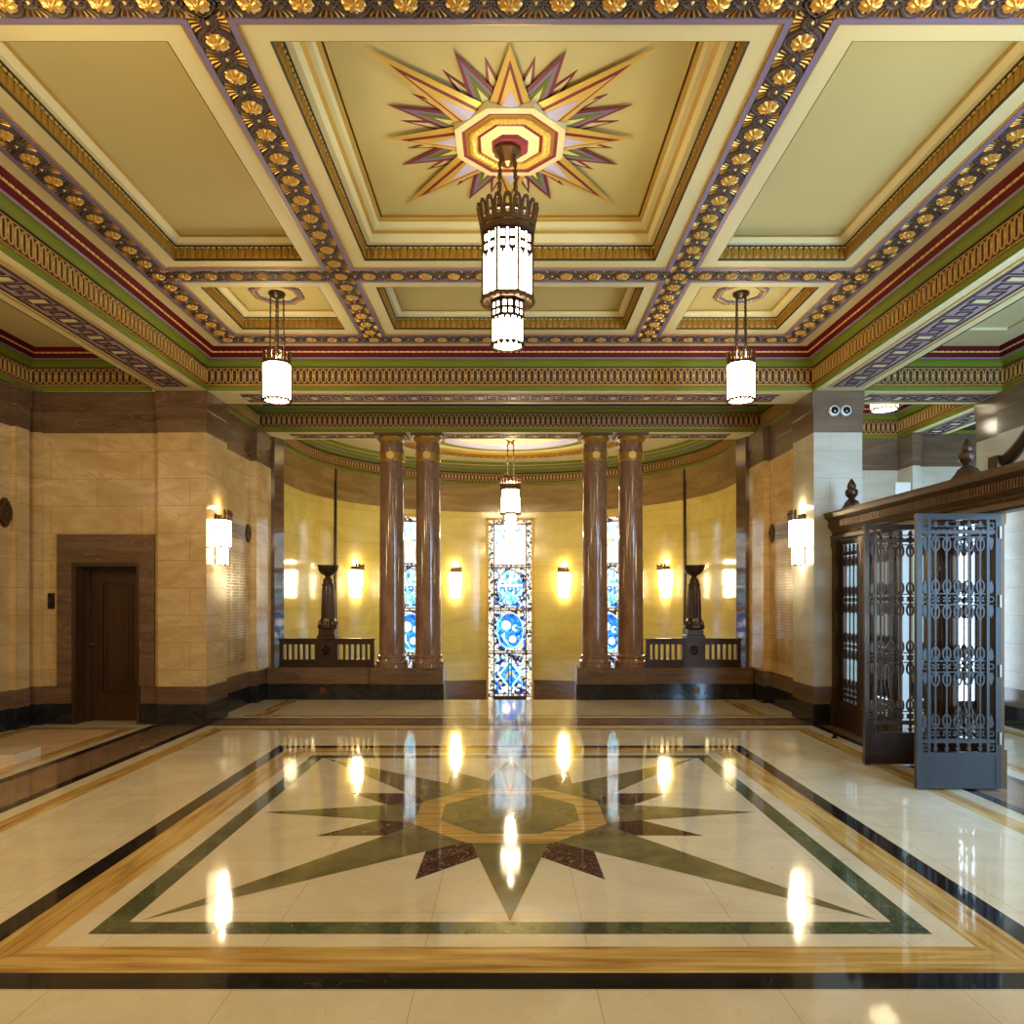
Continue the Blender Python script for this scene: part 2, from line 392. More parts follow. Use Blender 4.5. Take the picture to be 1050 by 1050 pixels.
mb.box(dx0+e+5.1,dx0+2*e+5.1,.22,.34,0,dzt-e); mb.box(dx1-2*e+5.1,dx1-e+5.1,.22,.34,0,dzt-e)
mb.build('door_frame', M['wood'], door)
lf = MB(); a,b = dx0+e+.01+5.1, dx1-e-.01+5.1
lf.box(a,b,.28,.33,.004,dzt-e-.002)
leaf = lf.build('door_leaf', M['wood'], door)
mb = MB()
pa,pb,pz0,pz1 = a+.15,b-.13,.34,dzt-.22
def molding(mb, x0,x1,z0,z1,y,w,t):
    mb.box(x0,x0+w,y-t,y,z0,z1); mb.box(x1-w,x1,y-t,y,z0,z1); mb.box(x0+w,x1-w,y-t,y,z0,z0+w); mb.box(x0+w,x1-w,y-t,y,z1-w,z1)
molding(mb,pa,pb,pz0,pz1,.28,.03,.03); molding(mb,pa+.05,pb-.05,pz0+.05,pz1-.05,.28,.025,.016); mb.box(pa+.1,pb-.1,.272,.28,pz0+.1,pz1-.1)
mb.build('door_panel', M['wood'], leaf)
mb = MB(); mb.lathe([(.005,0),(.022,.004),(.022,.012),(.01,.02),(.012,.035),(.024,.045),(.022,.06),(.005,.065)],12)
k = mb.build('door_knob', M['bronze_lit'], leaf, True); k.rotation_euler = (pi/2,0,0); k.location = (a+.06,.28,1.0)
# right: pier next to the gates, pillar, outer wall, far wall of the corridor
w = Wall('wall_right')
w.pier(HW,4.43,9.20,9.87,mat='wallr')
w.pier(3.95,4.4,9.87,11.12)
w.pier(3.855,4.4,11.12,11.80)
w.pier(XR,XR+.3,5.6,9.3,mat='wallr')
w.pier(XR,XR+.3,1.5,2.4,mat='wallr')
w.pier(XR+.05,XR+.9,9.2,9.80,mat='wallr')
w.pier(HW,4.43,.9,Y0)
w.done()
w = Wall('wall_corridor')
w.pier(4.40,9.0,11.95,12.2,mat='wallr')
w.pier(6.33,6.45,11.5,11.95,mat='wallr')
w.pier(6.45,9.0,11.6,11.95,mat='wallr')
w.pier(7.1,9.2,9.5,9.8,mat='wallr')
w.done()
# near end and the bay behind the camera
w = Wall('wall_near')
w.pier(XL,-4.43,1.36,Y0); w.pier(-4.2,4.2,-2.6,-2.3); w.pier(-4.2,-3.9,-2.3,.9); w.pier(3.9,4.2,-2.3,.9)
w.done()
# near wall of the entrance bay, with the window daylight comes through
mb = MB(); mb.box(4.43,4.6,1.36,Y0,0,ZB); mb.box(6.05,XR,1.36,Y0,0,ZB); mb.box(4.6,6.05,1.36,Y0,0,.5); mb.box(4.6,6.05,1.36,Y0,3.9,ZB)
mb.box(XR,XR+.3,2.4,5.6,0,.5); mb.box(XR,XR+.3,2.4,5.6,3.8,ZB)
mb.box(8.9,9.2,9.8,11.95,0,.5); mb.box(8.9,9.2,9.8,11.95,3.9,ZB); struct(mb.build('wall_entrance', M['wallr']))
win6 = struct(empty('window_6',(XR+.15,4.0,.5)))
mb = MB()
for y in (-1.6,-.8,-.02,.76,1.555): mb.box(-.03,.03,y,y+.045,0,3.3)
for z in (0,.8,1.6,2.4,3.255): mb.box(-.025,.025,-1.6,1.6,z,z+.045)
mb.build('window_frame', M['bronze'], win6)
win = struct(empty('window_4',(5.325,1.5,.5)))
mb = MB()
for x in (-.725,-.24,.24,.68): mb.box(x,x+.045,-.03,.03,0,3.4)
for z in (0,.85,1.7,2.55,3.355): mb.box(-.725,.725,-.025,.025,z,z+.045)
mb.build('window_frame', M['bronze'], win)

win7 = struct(empty('window_7',(9.05,10.9,.5)))
mb = MB()
for y in (-1.1,-.4,.35,1.0): mb.box(-.03,.03,y,y+.045,0,3.4)
for z in (0,.8,1.6,2.4,3.355): mb.box(-.025,.025,-1.1,1.05,z,z+.045)
mb.build('window_frame', M['bronze'], win7)
# apse
def arc(n, r, a0=-pi/2, a1=pi/2): return [(r*sin(a0+(a1-a0)*i/n), AC+r*cos(a0+(a1-a0)*i/n)) for i in range(n+1)]
def apse_path(r, n=72): return [(-r,11.80)]+arc(n,r)+[(r,11.80)]
def strip(mb, P, Q, z0, z1, mi=0):
    n = len(P); mb.add([(x,y,z0) for x,y in P]+[(x,y,z1) for x,y in Q], [(i,i+1,n+i+1,n+i) for i in range(n-1)], mi)
WIN_A = [0, -math.radians(35), math.radians(35)]
ap = struct(empty('wall_apse'))
Rw = lambda d=0: apse_path(AR-d)
for nm, mt, d, z0, z1 in (('marble_facing','apse',0,-.30,3.58),('brown_dado','brown',.012,-1.75,-.30),('brown_frieze','brownapse',.006,3.58,3.96),('brown_moulding','brownapse',.02,3.96,4.20)):
    mb = MB(); strip(mb, Rw(d), Rw(d), z0, z1); strip(mb, Rw(-.25), Rw(-.25), z0, z1); strip(mb, Rw(d), Rw(-.25), z1, z1); strip(mb, Rw(d), Rw(-.25), z0, z0)
    mb.build(nm, M[mt], ap, True, ang=30)
for s in (-1,1):      # upright joint in the apse wall above each torch
    aa = s*math.radians(64.9); mb = MB()
    p = lambda r,t: (r*sin(aa)+t*cos(aa), AC+r*cos(aa)-t*sin(aa))
    mb.prism([p(AR+.02,-.028),p(AR-.03,-.028),p(AR-.03,.028),p(AR+.02,.028)], -.3, 4.20)
    struct(mb.build('trim_1' if s<0 else 'trim_2', M['bronze']))
for s in (-1,1):      # splayed dark marble jamb where the apse starts
    mb = MB()
    mb.prism([(s*3.80,11.80),(s*3.722,12.04),(s*3.95,12.08),(s*3.95,11.80)], 0, 4.2)
    struct(mb.build('trim_3' if s<0 else 'trim_4', M['jamb']))

# ------------------------------------------------------------------ ceilings, beams and cornices
C_MATS = ['green','goldflat','frieze','darkline','lilac','red','gold','cream']
def cornice_profile():
    P = []
    P.append(('green', (.018,ZB), (.018,4.252)))
    P.append(('darkline', (.018,4.252), (.002,4.256)))
    P.append(('frieze', (.0,4.256), (.0,4.497)))
    P.append(('darkline', (.0,4.497), (.022,4.502)))
    c = [(.022,4.502),(.026,4.525),(.04,4.548),(.062,4.566),(.09,4.576)]
    for a,b in zip(c,c[1:]): P.append(('green',a,b))
    P.append(('lilac',(.09,4.576),(.10,4.591)))
    P.append(('red',(.102,4.591),(.118,4.645))); P.append(('goldflat',(.118,4.645),(.123,4.659))); P.append(('red',(.123,4.659),(.14,4.70))); P.append(('red',(.14,4.70),(.15,ZC)))
    return P
def stadium(w, h, n=6):
    r = w/2; k = h/2-r
    return [(r*cos(a),k+r*sin(a)) for a in [pi*i/n for i in range(n+1)]]+[(r*cos(a),-k+r*sin(a)) for a in [pi+pi*i/n for i in range(n+1)]]
STO, STI = stadium(.060,.176,5), stadium(.043,.158,5)
DIO = [(.0,.03),(.014,0),(0,-.03),(-.014,0)]
def frieze_run(mb, p, d, nrm, length):
    """linked gold loops on a frieze from p along d, standing out along nrm"""
    n = max(1,round(length/.0795)); st = length/n
    for i in range(n):
        u0 = (i+.5)*st
        T = lambda a,b,c: (p[0]+d[0]*(u0+a)+nrm[0]*c, p[1]+d[1]*(u0+a)+nrm[1]*c, 4.385+b)
        mb.ringprism(STO, STI, .001, .013, T)
        T2 = lambda a,b,c: T(a+st/2,b,c)
        mb.prism(DIO, .001, .016, T2)
        mb.box(*bb(T2(-.010,.047,.001),T2(.010,.053,.010))); mb.box(*bb(T2(-.010,-.053,.001),T2(.010,-.047,.010)))
    T = lambda a,b,c: (p[0]+d[0]*a+nrm[0]*c, p[1]+d[1]*a+nrm[1]*c, 4.385+b)
    for z in (-.102,.102): mb.box(*bb(T(0,z-.003,.0005),T(length,z+.003,.006)))
def bb(a, b):
    return (min(a[0],b[0]),max(a[0],b[0]),min(a[1],b[1]),max(a[1],b[1]),min(a[2],b[2]),max(a[2],b[2]))
def beads(mb, p, d, nrm, length, z, off, pitch, ln, h):
    n = max(1,round(length/pitch)); st = length/n
    for i in range(n):
        u0 = (i+.5)*st; a = (p[0]+d[0]*(u0-ln/2)+nrm[0]*off, p[1]+d[1]*(u0-ln/2)+nrm[1]*off, z-h/2)
        b = (p[0]+d[0]*(u0+ln/2)+nrm[0]*(off+h*.8), p[1]+d[1]*(u0+ln/2)+nrm[1]*(off+h*.8), z+h/2)
        mb.box(*bb(a,b))
trim_n = [4]
def tname():
    trim_n[0] += 1; return 'trim_%d' % trim_n[0]
def rect_cornice(R, sides='nsew', orn='nsew', ylo=-9):
    root = struct(empty(tname()))
    by = {}
    for mt, a, b in cornice_profile(): by.setdefault(mt, MB()).rect(R, a, b)
    nm = {'green':'green_cove','darkline':'dark_fillet','frieze':'frieze_ground','lilac':'lilac_fillet','red':'red_moulding','goldflat':'gold_fillet'}
    for mt, mb in by.items(): mb.build(nm[mt], M[mt], root)
    ch, bd, rb = MB(), MB(), MB()
    x0,x1,y0,y1 = R; yl = max(y0,ylo)
    runs = {'n':((x0,y1),(1,0),(0,-1),x1-x0),'s':((x0,y0),(1,0),(0,1),x1-x0),'w':((x0,yl),(0,1),(1,0),y1-yl),'e':((x1,yl),(0,1),(-1,0),y1-yl)}
    for k in orn:
        p,d,n,l = runs[k]
        frieze_run(ch,p,d,n,l); beads(bd,p,d,n,l,4.268,.002,.028,.018,.02)
        q = (p[0]+d[0]*.12,p[1]+d[1]*.12); beads(rb,q,d,n,l-.24,4.652,.117,.075,.055,.016)
    if ch.v:
        ch.build('chain_ornament', M['chain'], root); bd.build('bead_row', M['gold'], root); rb.build('dash_row', M['bead'], root)
    return root
rect_cornice((-HW,HW,Y0,Y1), orn='nwe', ylo=3.0)
rect_cornice((XL,-4.43,Y0,9.23), orn='nw', ylo=5.0)
rect_cornice((4.43,XR,Y0,9.20), orn='ne', ylo=5.0)
rect_cornice((-3.95,3.95,9.81,11.5), orn='nwe')
rect_cornice((4.43,6.33,9.81,11.95), orn='ne')
rect_cornice((6.94,9.0,9.81,11.6), orn='')

# hall ceiling: soffit grid round the coffers
xs = [1.345,1.915,3.105]; ys = [2.365,3.525,4.095,6.765,7.335,8.495]
cof_x = [(-3.105,-1.915),(-1.345,1.345),(1.915,3.105)]; cof_y = [(2.365,3.525),(4.095,6.765),(7.335,8.495)]
ceil = MB()
ZT = 5.25
yprev = Y0-.05
for (a,b) in cof_y+[(9.3,9.3)]:
    ceil.box(-HW-.05,HW+.05,yprev,a,ZC,ZT)
    if b < 9.3:
        xp = -HW-.05
        for (c,d) in cof_x+[(HW+.05,0)]:
            ceil.box(xp,c,a,b,ZC,ZT); xp = d
    yprev = b
ceil.box(-HW-.05,HW+.05,Y0-.05,9.3,ZT,ZT+.05)
# side bay and outer ceilings
ceil.box(XL-.1,-4.40,Y0-.3,9.5,ZC,ZC+.1); ceil.box(4.40,XR+.1,Y0-.3,9.5,ZC,ZC+.1)
ceil.box(-4.4,4.4,9.7,11.6,ZC,ZC+.1); ceil.box(4.4,9.3,9.7,12.2,ZC,ZC+.1); ceil.box(-4.3,4.3,-2.7,1.3,4.3,4.4)
ceil = struct(ceil.build('ceiling', M['cream']))
def coffer(R, centre=False):
    cx, cy = (R[0]+R[1])/2, (R[2]+R[3])/2
    root = struct(empty(tname(),(0,0,0)))
    f, dk, cr, gd, pn, be = MB(), MB(), MB(), MB(), MB(), MB()
    f.rect(R,(.0,ZC),(.0,4.842)); dk.rect(R,(.001,ZC-.001),(.012,4.728)); dk.rect(R,(.001,4.846),(.03,4.834)); dk.rect(R,(.03,4.834),(.03,4.848))
    n_t = {}
    til = MB()
    for (p,d,n,l) in (((R[0],R[2]),(1,0),(0,1),R[1]-R[0]),((R[0],R[3]),(1,0),(0,-1),R[1]-R[0]),((R[0],R[2]),(0,1),(1,0),R[3]-R[2]),((R[1],R[2]),(0,1),(-1,0),R[3]-R[2])):
        k = round(l/.066); st = l/k
        for i in range(k):
            u = (i+.5)*st
            T = lambda a,b,c: (p[0]+d[0]*(u+a)+n[0]*c, p[1]+d[1]*(u+a)+n[1]*c, 4.782+b)
            w = st*.46
            poly = [(-w,-.05),(w,-.05),(w,.03),(w*.6,.046),(-w*.6,.046),(-w,.03)]
            til.prism(poly, .0, .012, T)
            til.add([T(-w*.5,-.045,.0121),T(w*.5,-.045,.0121),T(w*.5,.025,.0121),T(0,.04,.0121),T(-w*.5,.025,.0121),T(0,-.01,.022)],[(0,1,5),(1,2,5),(2,3,5),(3,4,5),(4,0,5)])
    # bead line above the tiles
    for (p,d,n,l) in (((R[0],R[2]),(1,0),(0,1),R[1]-R[0]),((R[0],R[3]),(1,0),(0,-1),R[1]-R[0]),((R[0],R[2]),(0,1),(1,0),R[3]-R[2]),((R[1],R[2]),(0,1),(-1,0),R[3]-R[2])):
        beads(be,p,d,n,l,4.8315,.012,.05,.032,.010)
    if centre:
        cr.rect(R,(.03,4.848),(.07,4.852)); cr.rect(R,(.07,4.852),(.085,4.925)); gd.rect(R,(.083,4.925),(.11,4.945)); cr.rect(R,(.11,4.945),(.145,4.95)); cr.rect(R,(.145,4.95),(.155,5.0))
        gd.rect(R,(.152,5.0),(.175,5.01)); gd.rect(R,(.175,5.01),(.18,5.03)); dk.rect(R,(.18,5.03),(.195,5.03)); gd.rect(R,(.195,5.03),(.205,5.038)); zp, ins = 5.04, .195
    else:
        cr.rect(R,(.03,4.848),(.06,4.852)); cr.rect(R,(.06,4.852),(.10,4.888)); gd.rect(R,(.10,4.886),(.118,4.894)); zp, ins = 4.90, .10
    pn.box(R[0]+ins-.02,R[1]-ins+.02,R[2]+ins-.02,R[3]-ins+.02,zp,zp+.03)
    f.build('dentil_fascia', M['darkline'], root); dk.build('dark_fillet', M['darkline'], root); til.build('gilded_tiles', M['olive'], root)
    cr.build('cream_step', M['cream'], root); be.build('bead_row', M['bead'], root); gd.build('gold_moulding', M['goldflat'], root); pn.build('ceiling_panel', M['panel'], root)
for (c,d) in cof_x:
    for (a,b) in cof_y[1:]: coffer((c,d,a,b), centre=(c<0<d and a<5))
mb = MB()
for (c,d) in cof_x: mb.box(c-.01,d+.01,2.355,3.535,4.9,4.93)
mb.build('ceiling_panel', M['panel'], ceil)

# guilloche ribs
def rosette_mesh():
    mb = MB(); vs = []; fs = []; n = 40
    for j,(r,w) in enumerate([(.055,.008),(.061,.020),(.049,.036),(.031,.042),(.017,.038),(.011,.048)]):
        for i in range(n):
            a = 2*pi*i/n; lob = (1+.05*abs(cos(5*a))) if j < 3 else 1
            ww = w*(1-.34*(abs(sin(5*a)))) if j in (1,2,3) else w
            vs.append((r*lob*cos(a), r*lob*sin(a), -ww))
    for j in range(5):
        for i in range(n): fs.append((j*n+i,j*n+(i+1)%n,(j+1)*n+(i+1)%n,(j+1)*n+i))
    fs.append(tuple(range(5*n,6*n)))
    mb.add(vs,fs); return mb
ros0 = rosette_mesh().build('rosette', M['rosette'], None, True, ang=60)
ros_used = [False]
def place_rosette(x, y, parent):
    o = ros0 if not ros_used[0] else ros0.copy()
    if ros_used[0]: COL.objects.link(o)
    ros_used[0] = True
    o.parent = parent; o.location = (x,y,ZC); o.rotation_euler = (0,0,random.random()*.5)
GX = [-3.39,-1.63,1.63,3.39]; GY = [2.08,3.81,7.05,8.78]; HB = .145
def guil(root, a, b, n, mbs, lw=.016):
    """a, b: node points; n: pitches between them"""
    a = Vector(a); b = Vector(b); L_ = (b-a).length; d = (b-a)/L_; pr = Vector((-d.y,d.x)); st = L_/n
    T = lambda u,v,w: (a.x+d.x*u+pr.x*v, a.y+d.y*u+pr.y*v, ZC-w)
    def tb(mb,u0,u1,v0,v1,w0,w1): mb.box(*bb(T(u0,v0,w0),T(u1,v1,w1)))
    tb(mbs['back'],HB,L_-HB,-.115,.115,-.001,.004)
    for s in (-1,1):
        tb(mbs['lilac'],HB-.03,L_-HB+.03,s*.108,s*.145,-.001,lw)
        tb(mbs['gold'],HB,L_-HB,s*.145,s*.157,-.001,.010)
    for s in (-1,1):
        pts = []
        m = n*14
        for i in range(m+1):
            u = L_*i/m; ph = 2*pi*u/st
            v = s*(.0275+.0605*cos(ph)); dv = -s*.0605*sin(ph)*2*pi/st
            pts.append((u,v,dv))
        vs = []; fs = []
        for u,v,dv in pts:
            l = sqrt(1+dv*dv); nx, ny = -dv/l, 1/l
            for t,w in ((-.022,.004),(-.018,.019),(-.007,.019),(0,.013),(.007,.019),(.018,.019),(.022,.004)): vs.append(T(u+nx*t, v+ny*t, w))
        for i in range(m):
            for k in range(6): fs.append((i*7+k,i*7+k+1,(i+1)*7+k+1,(i+1)*7+k))
        mbs['rib'].add(vs,fs)
    for i in range(n):
        uc = (i+.5)*st
        # little eyelet
        mbs['eye'].add([T(uc+.015*cos(k*pi/4),.015*sin(k*pi/4),.010) for k in range(8)]+[T(uc,0,.030)], [(k,(k+1)%8,8) for k in range(8)])
        for s in (-1,1):
            for k in range(-4,5):
                an = k*.30
                p0 = (uc+sin(an)*.055, s*(.0+cos(an)*.05)); p1 = (uc+sin(an)*.115*(1 if abs(k)<4 else .9), s*min(.106,.115*cos(an)+.0))
                dx,dy = p1[0]-p0[0],p1[1]-p0[1]; l = sqrt(dx*dx+dy*dy); nx,ny = -dy/l*.005,dx/l*.005
                mbs['gold'].add([T(p0[0],p0[1],.008),T(p1[0]+nx*1.5,p1[1]+ny*1.5,.004),T(p1[0]-nx*1.5,p1[1]-ny*1.5,.004),T(p1[0],p1[1],.016)],[(0,1,3),(0,3,2),(1,2,3)])
    for i in range(1,n):
        p = a+d*(st*i)
        if p.y > 3.2: place_rosette(p.x,p.y,root)
def rib(segs, nodes_, edges, lw=.016):
    root = struct(empty('ceiling_rib'))
    mbs = {k: MB() for k in ('back','lilac','gold','rib','eye')}
    for a,b,n in segs: guil(root,a,b,n,mbs,lw)
    for (x,y) in nodes_:
        mbs['back'].box(x-HB,x+HB,y-HB,y+HB,ZC-.004,ZC+.001)
        if y > 3.2: place_rosette(x,y,root)
    for (x0,x1,y0,y1) in edges: mbs['lilac'].box(x0,x1,y0,y1,ZC-.016,ZC+.001)
    mbs['back'].build('gold_ground', M['bandback'], root); mbs['lilac'].build('lilac_border', M['lilac'], root)
    mbs['gold'].build('fan_leaves', M['gold'], root); mbs['rib'].build('woven_ribbon', M['ribbon'], root, True); mbs['eye'].build('eyelets', M['bead'], root)
for x in GX:
    ed = []
    if abs(x) > 3:
        s = 1 if x>0 else -1
        for y in GY[1:3]:
            a,b = sorted((x+s*.108,x+s*.145)); ed.append((a,b,y-HB,y+HB))
        a,b = sorted((x+s*.108,x+s*.145)); ed.append((a,b,GY[3]-HB,GY[3]+HB))
    ed.append((x-HB,x+HB,GY[3]+.108,GY[3]+.145))
    rib([((x,GY[0]),(x,GY[1]),7),((x,GY[1]),(x,GY[2]),12),((x,GY[2]),(x,GY[3]),7)], [(x,y) for y in GY[1:]], ed)
for y in GY[1:]:
    rib([((GX[0],y),(GX[1],y),7),((GX[1],y),(GX[2],y),12),((GX[2],y),(GX[3],y),7)], [], [], .0153)

# beams with fret bands
FK = [  # fret strokes in a unit cell (u 0..1, v -1..1), each (u0,v0,u1,v1)
    (.12,-.86,.12,.42),(.12,.42,.42,.42),(.42,.42,.42,-.28),(.42,-.28,.28,-.28),
    (.88,.86,.88,-.42),(.88,-.42,.58,-.42),(.58,-.42,.58,.28),(.58,.28,.72,.28)]
def fret(a, b, width, pitch, root):
    a = Vector(a); b = Vector(b); L_ = (b-a).length; d = (b-a)/L_; pr = Vector((-d.y,d.x)); n = max(1,round(L_/pitch)); st = L_/n; hw = width/2
    T = lambda u,v,w: (a.x+d.x*u+pr.x*v, a.y+d.y*u+pr.y*v, ZB-w)
    bk, fr, sq, ln = MB(), MB(), MB(), MB()
    bk.box(*bb(T(0,-hw,-.001),T(L_,hw,.004)))
    for s in (-1,1): ln.box(*bb(T(0,s*(hw+.03),-.001),T(L_,s*(hw+.045),.008)))
    t = .008
    for v in (-.86,.86): fr.box(*bb(T(0,v*hw-.010,.004),T(L_,v*hw+.010,.010)))
    for i in range(n):
        u0 = i*st; us = st*.22
        sq.box(*bb(T(u0+us*.15,-hw*.42,.004),T(u0+us*.85,hw*.42,.012))); 
        fr.ringprism([(u0+us*.04,-hw*.6),(u0+us*.96,-hw*.6),(u0+us*.96,hw*.6),(u0+us*.04,hw*.6)],[(u0+us*.1,-hw*.48),(u0+us*.9,-hw*.48),(u0+us*.9,hw*.48),(u0+us*.1,hw*.48)],.004,.012,T)
        for (p,q,r,s2) in FK:
            A = (u0+us+p*(st-us), q*hw); B = (u0+us+r*(st-us), s2*hw)
            fr.box(*bb(T(min(A[0],B[0])-t,min(A[1],B[1])-t,.004),T(max(A[0],B[0])+t,max(A[1],B[1])+t,.012)))
    bk.build('mauve_ground', M['fret'], root); fr.build('greek_key', M['maroon'], root); sq.build('cream_squares', M['cream'], root); ln.build('gold_line', M['goldflat'], root)
def beam(x0,x1,y0,y1, along, z1=4.9):
    root = struct(empty('ceiling_beam'))
    mb = MB(); mb.box(x0+.001,x1-.001,y0+.001,y1-.001,ZB,z1); mb.build('beam_soffit', M['cream'], root)
    return root
for s in (-1,1):
    x0,x1 = sorted((s*HW,s*4.43))
    r = beam(x0,x1,Y0-.6,9.25,'y'); xc = s*4.125
    fret((xc,Y0+.25),(xc,9.0),.33,.437,r)
r = beam(-HW,HW,Y1,9.81,'x'); fret((-3.45,9.505),(3.45,9.505),.33,.437,r)
r = beam(-HW-.1,HW+.1,11.5,12.0,'x'); 
for a,b in ((-3.5,-2.15),(-1.1,1.1),(2.15,3.5)): fret((a,11.74),(b,11.74),.24,.40,r)
r = beam(4.43,7.0,9.2,9.81,'x'); fret((4.6,9.505),(6.2,9.505),.33,.437,r)
r = beam(6.33,6.94,9.81,11.95,'y'); fret((6.635,9.9),(6.635,11.8),.33,.437,r)
beam(-HW,HW,.9,Y0,'x'); beam(-4.5,-3.952,9.2,11.9,'y'); beam(3.952,4.44,9.87,11.9,'y'); beam(4.43,9.2,11.95,12.3,'x'); beam(XL-.3,XL,1.4,9.5,'y'); beam(XR,XR+.3,1.4,9.2,'y'); beam(XL,-4.4,9.23,9.8,'x')
# raised panel mould on the entrance bay ceiling
mb = MB(); Rr = (4.85,5.8,2.4,8.5)
mb.rect(Rr,(0,ZC),(.0,ZC-.03)); mb.rect(Rr,(0,ZC-.03),(.07,ZC-.03)); mb.rect(Rr,(.07,ZC-.03),(.07,ZC)); mb.build('panel_mould', M['cream'], ceil)

# apse ceiling: cornice following the curve and rings inside
ac = struct(empty('ceiling_apse'))
by = {}
for mt,a,b in cornice_profile(): strip(by.setdefault(mt,MB()), apse_path(AR-a[0]), apse_path(AR-b[0]), a[1], b[1])
for mt,mb in by.items(): mb.build({'green':'green_cove','darkline':'dark_fillet','frieze':'frieze_ground','lilac':'lilac_fillet','red':'red_moulding','goldflat':'gold_fillet'}[mt], M['green' if mt=='red' else mt], ac)
ch, bd = MB(), MB()
na = int(pi*AR/.0795)
for i in range(na):
    aa = -pi/2+pi*(i+.5)/na; d = (cos(aa),-sin(aa)); nr = (-sin(aa),-cos(aa)); p = (AR*sin(aa),AC+AR*cos(aa))
    T = lambda a,b,c: (p[0]+d[0]*a+nr[0]*c, p[1]+d[1]*a+nr[1]*c, 4.385+b)
    ch.ringprism(STO,STI,.001,.013,T); T2 = lambda a,b,c: T(a+.04,b,c); ch.prism(DIO,.001,.016,T2)
    for t in (-.02,.02): 
        q = T(t,-.117,.012); bd.box(q[0]-.009,q[0]+.009,q[1]-.009,q[1]+.009,q[2]-.01,q[2]+.01)
for s in (-1,1): frieze_run(ch,(s*AR,11.8),(0,1),(-s,0),AC-11.8)
ch.build('chain_ornament', M['chain'], ac); bd.build('bead_row', M['gold'], ac)
mb = MB(); mb.box(-4.3,4.3,11.9,17.4,ZC,ZC+.1); mb.build('apse_soffit', M['cream'], ac)
def ringm(r0,r1,z0,z1,name,mt):
    mb = MB(); c=(0,13.6,0)
    mb.lathe([(r0,ZC+.001),(r0,z0),(r1,z1),(r1,ZC+.001)],72,c,cap=False); mb.build(name,M[mt],ac,True)
ringm(2.62,2.40,ZC-.05,ZC-.05,'cream_ring','cream'); ringm(2.40,2.22,ZC-.075,ZC-.05,'rope_ring','olive'); ringm(2.22,2.12,ZC-.03,ZC-.03,'gold_ring','goldflat')
ringm(1.75,1.55,ZC-.04,ZC-.04,'green_ring','green'); ringm(1.5,1.2,ZC-.06,ZC-.04,'lilac_ring','lilacp'); ringm(1.2,.0,ZC-.02,ZC-.02,'cream_disc','cream')
mb = MB()
for i in range(90):
    a = 2*pi*i/90; mb.box(2.31*cos(a)-.03,2.31*cos(a)+.03,13.6+2.31*sin(a)-.02,13.6+2.31*sin(a)+.02,ZC-.09,ZC-.05)
mb.build('rope_ornament', M['gold'], ac)

# ------------------------------------------------------------------ sunburst
sb = tag(empty('ceiling_sunburst',(0,5.43,5.04)), 'painted eight pointed sunburst relief on the central ceiling panel above the chandelier', 'sunburst')
def tri_ray(mat_layers, ang, L_, hw, r0, ridge, z=0, name='sun_ray'):
    """ridged ray pointing outwards, with nested inner chevrons"""
    d = (cos(ang),sin(ang)); n = (-sin(ang),cos(ang))
    P = lambda r,t,w: (d[0]*r+n[0]*t, d[1]*r+n[1]*t, -w)
    first = None
    for k,(mt,f0,f1) in enumerate(mat_layers):
        # f0: share of the width still covered, f1: share of the length
        mb = MB(); o_ = .003*k; LL = r0+(L_-r0)*f1; h = hw*f0; wr = z+.004+ridge+o_; we = z+.004+ridge*(1-f0)+o_; wt = z+.004+ridge*(1-f1)+o_
        mb.add([P(LL,0,z),P(r0,h,z),P(r0,-h,z),P(r0,0,wr),P(LL,0,wt),P(r0,h,we),P(r0,-h,we)],
               [(4,5,3),(4,3,6),(0,1,5,4),(0,2,6,4)])
        if first is None: first = mb.build(name, M[mt], sb)
        else: mb.build('inlay', M[mt], first)
for k in range(8):
    a = pi/8+k*pi/4
    for off in (-.19,.19): tri_ray([('wine',1,1),('cream',.62,.85)], a+off, .80, .10, .30, .0, z=.0, name='small_ray')
    tri_ray([('wine',1,1),('lilac',.74,.85),('green',.55,.66),('cream',.34,.45)], a, .92, .145, .30, .0, z=.014, name='maroon_ray')
for k in range(8):
    a = k*pi/4; diag = k%2
    L_ = 1.27 if diag else .92
    tri_ray([('sungold',1,1),('wine',.66,.80),('sungold',.52,.66),('lilacp',.46,.34)], a, L_, .150, .37, .03, z=.030, name='gold_ray')
oc = [('cream',.405,.40,.0,.075),('cream',.40,.35,.075,.078),('wine',.35,.325,.078,.072),('olive',.325,.235,.072,.068),('wine',.235,.215,.068,.078),('cream',.215,.135,.078,.085),('wine',.135,.125,.085,.11),('wine',.125,.07,.11,.115),('wine',.07,.0,.115,.115)]
for i,(mt,r0,r1,w0,w1) in enumerate(oc):
    mb = MB(); A = octa(r0); B = octa(r1)
    mb.add([(x,y,-w0) for x,y in A]+[(x,y,-w1) for x,y in B], [(k,(k+1)%8,8+(k+1)%8,8+k) for k in range(8)])
    mb.build('octagon_ring', M[mt], sb)
mb = MB()
for k in range(8):
    for j in range(7):
        t = (j+.5)/7; A = octa(.27); p = (A[k][0]*(1-t)+A[(k+1)%8][0]*t, A[k][1]*(1-t)+A[(k+1)%8][1]*t)
        mb.lathe([(.034,-.066),(.03,-.083),(.012,-.093)],6,(p[0],p[1],0),a0=.3,a1=.3+2*pi)
mb.build('acanthus_ring', M['sungold'], sb)

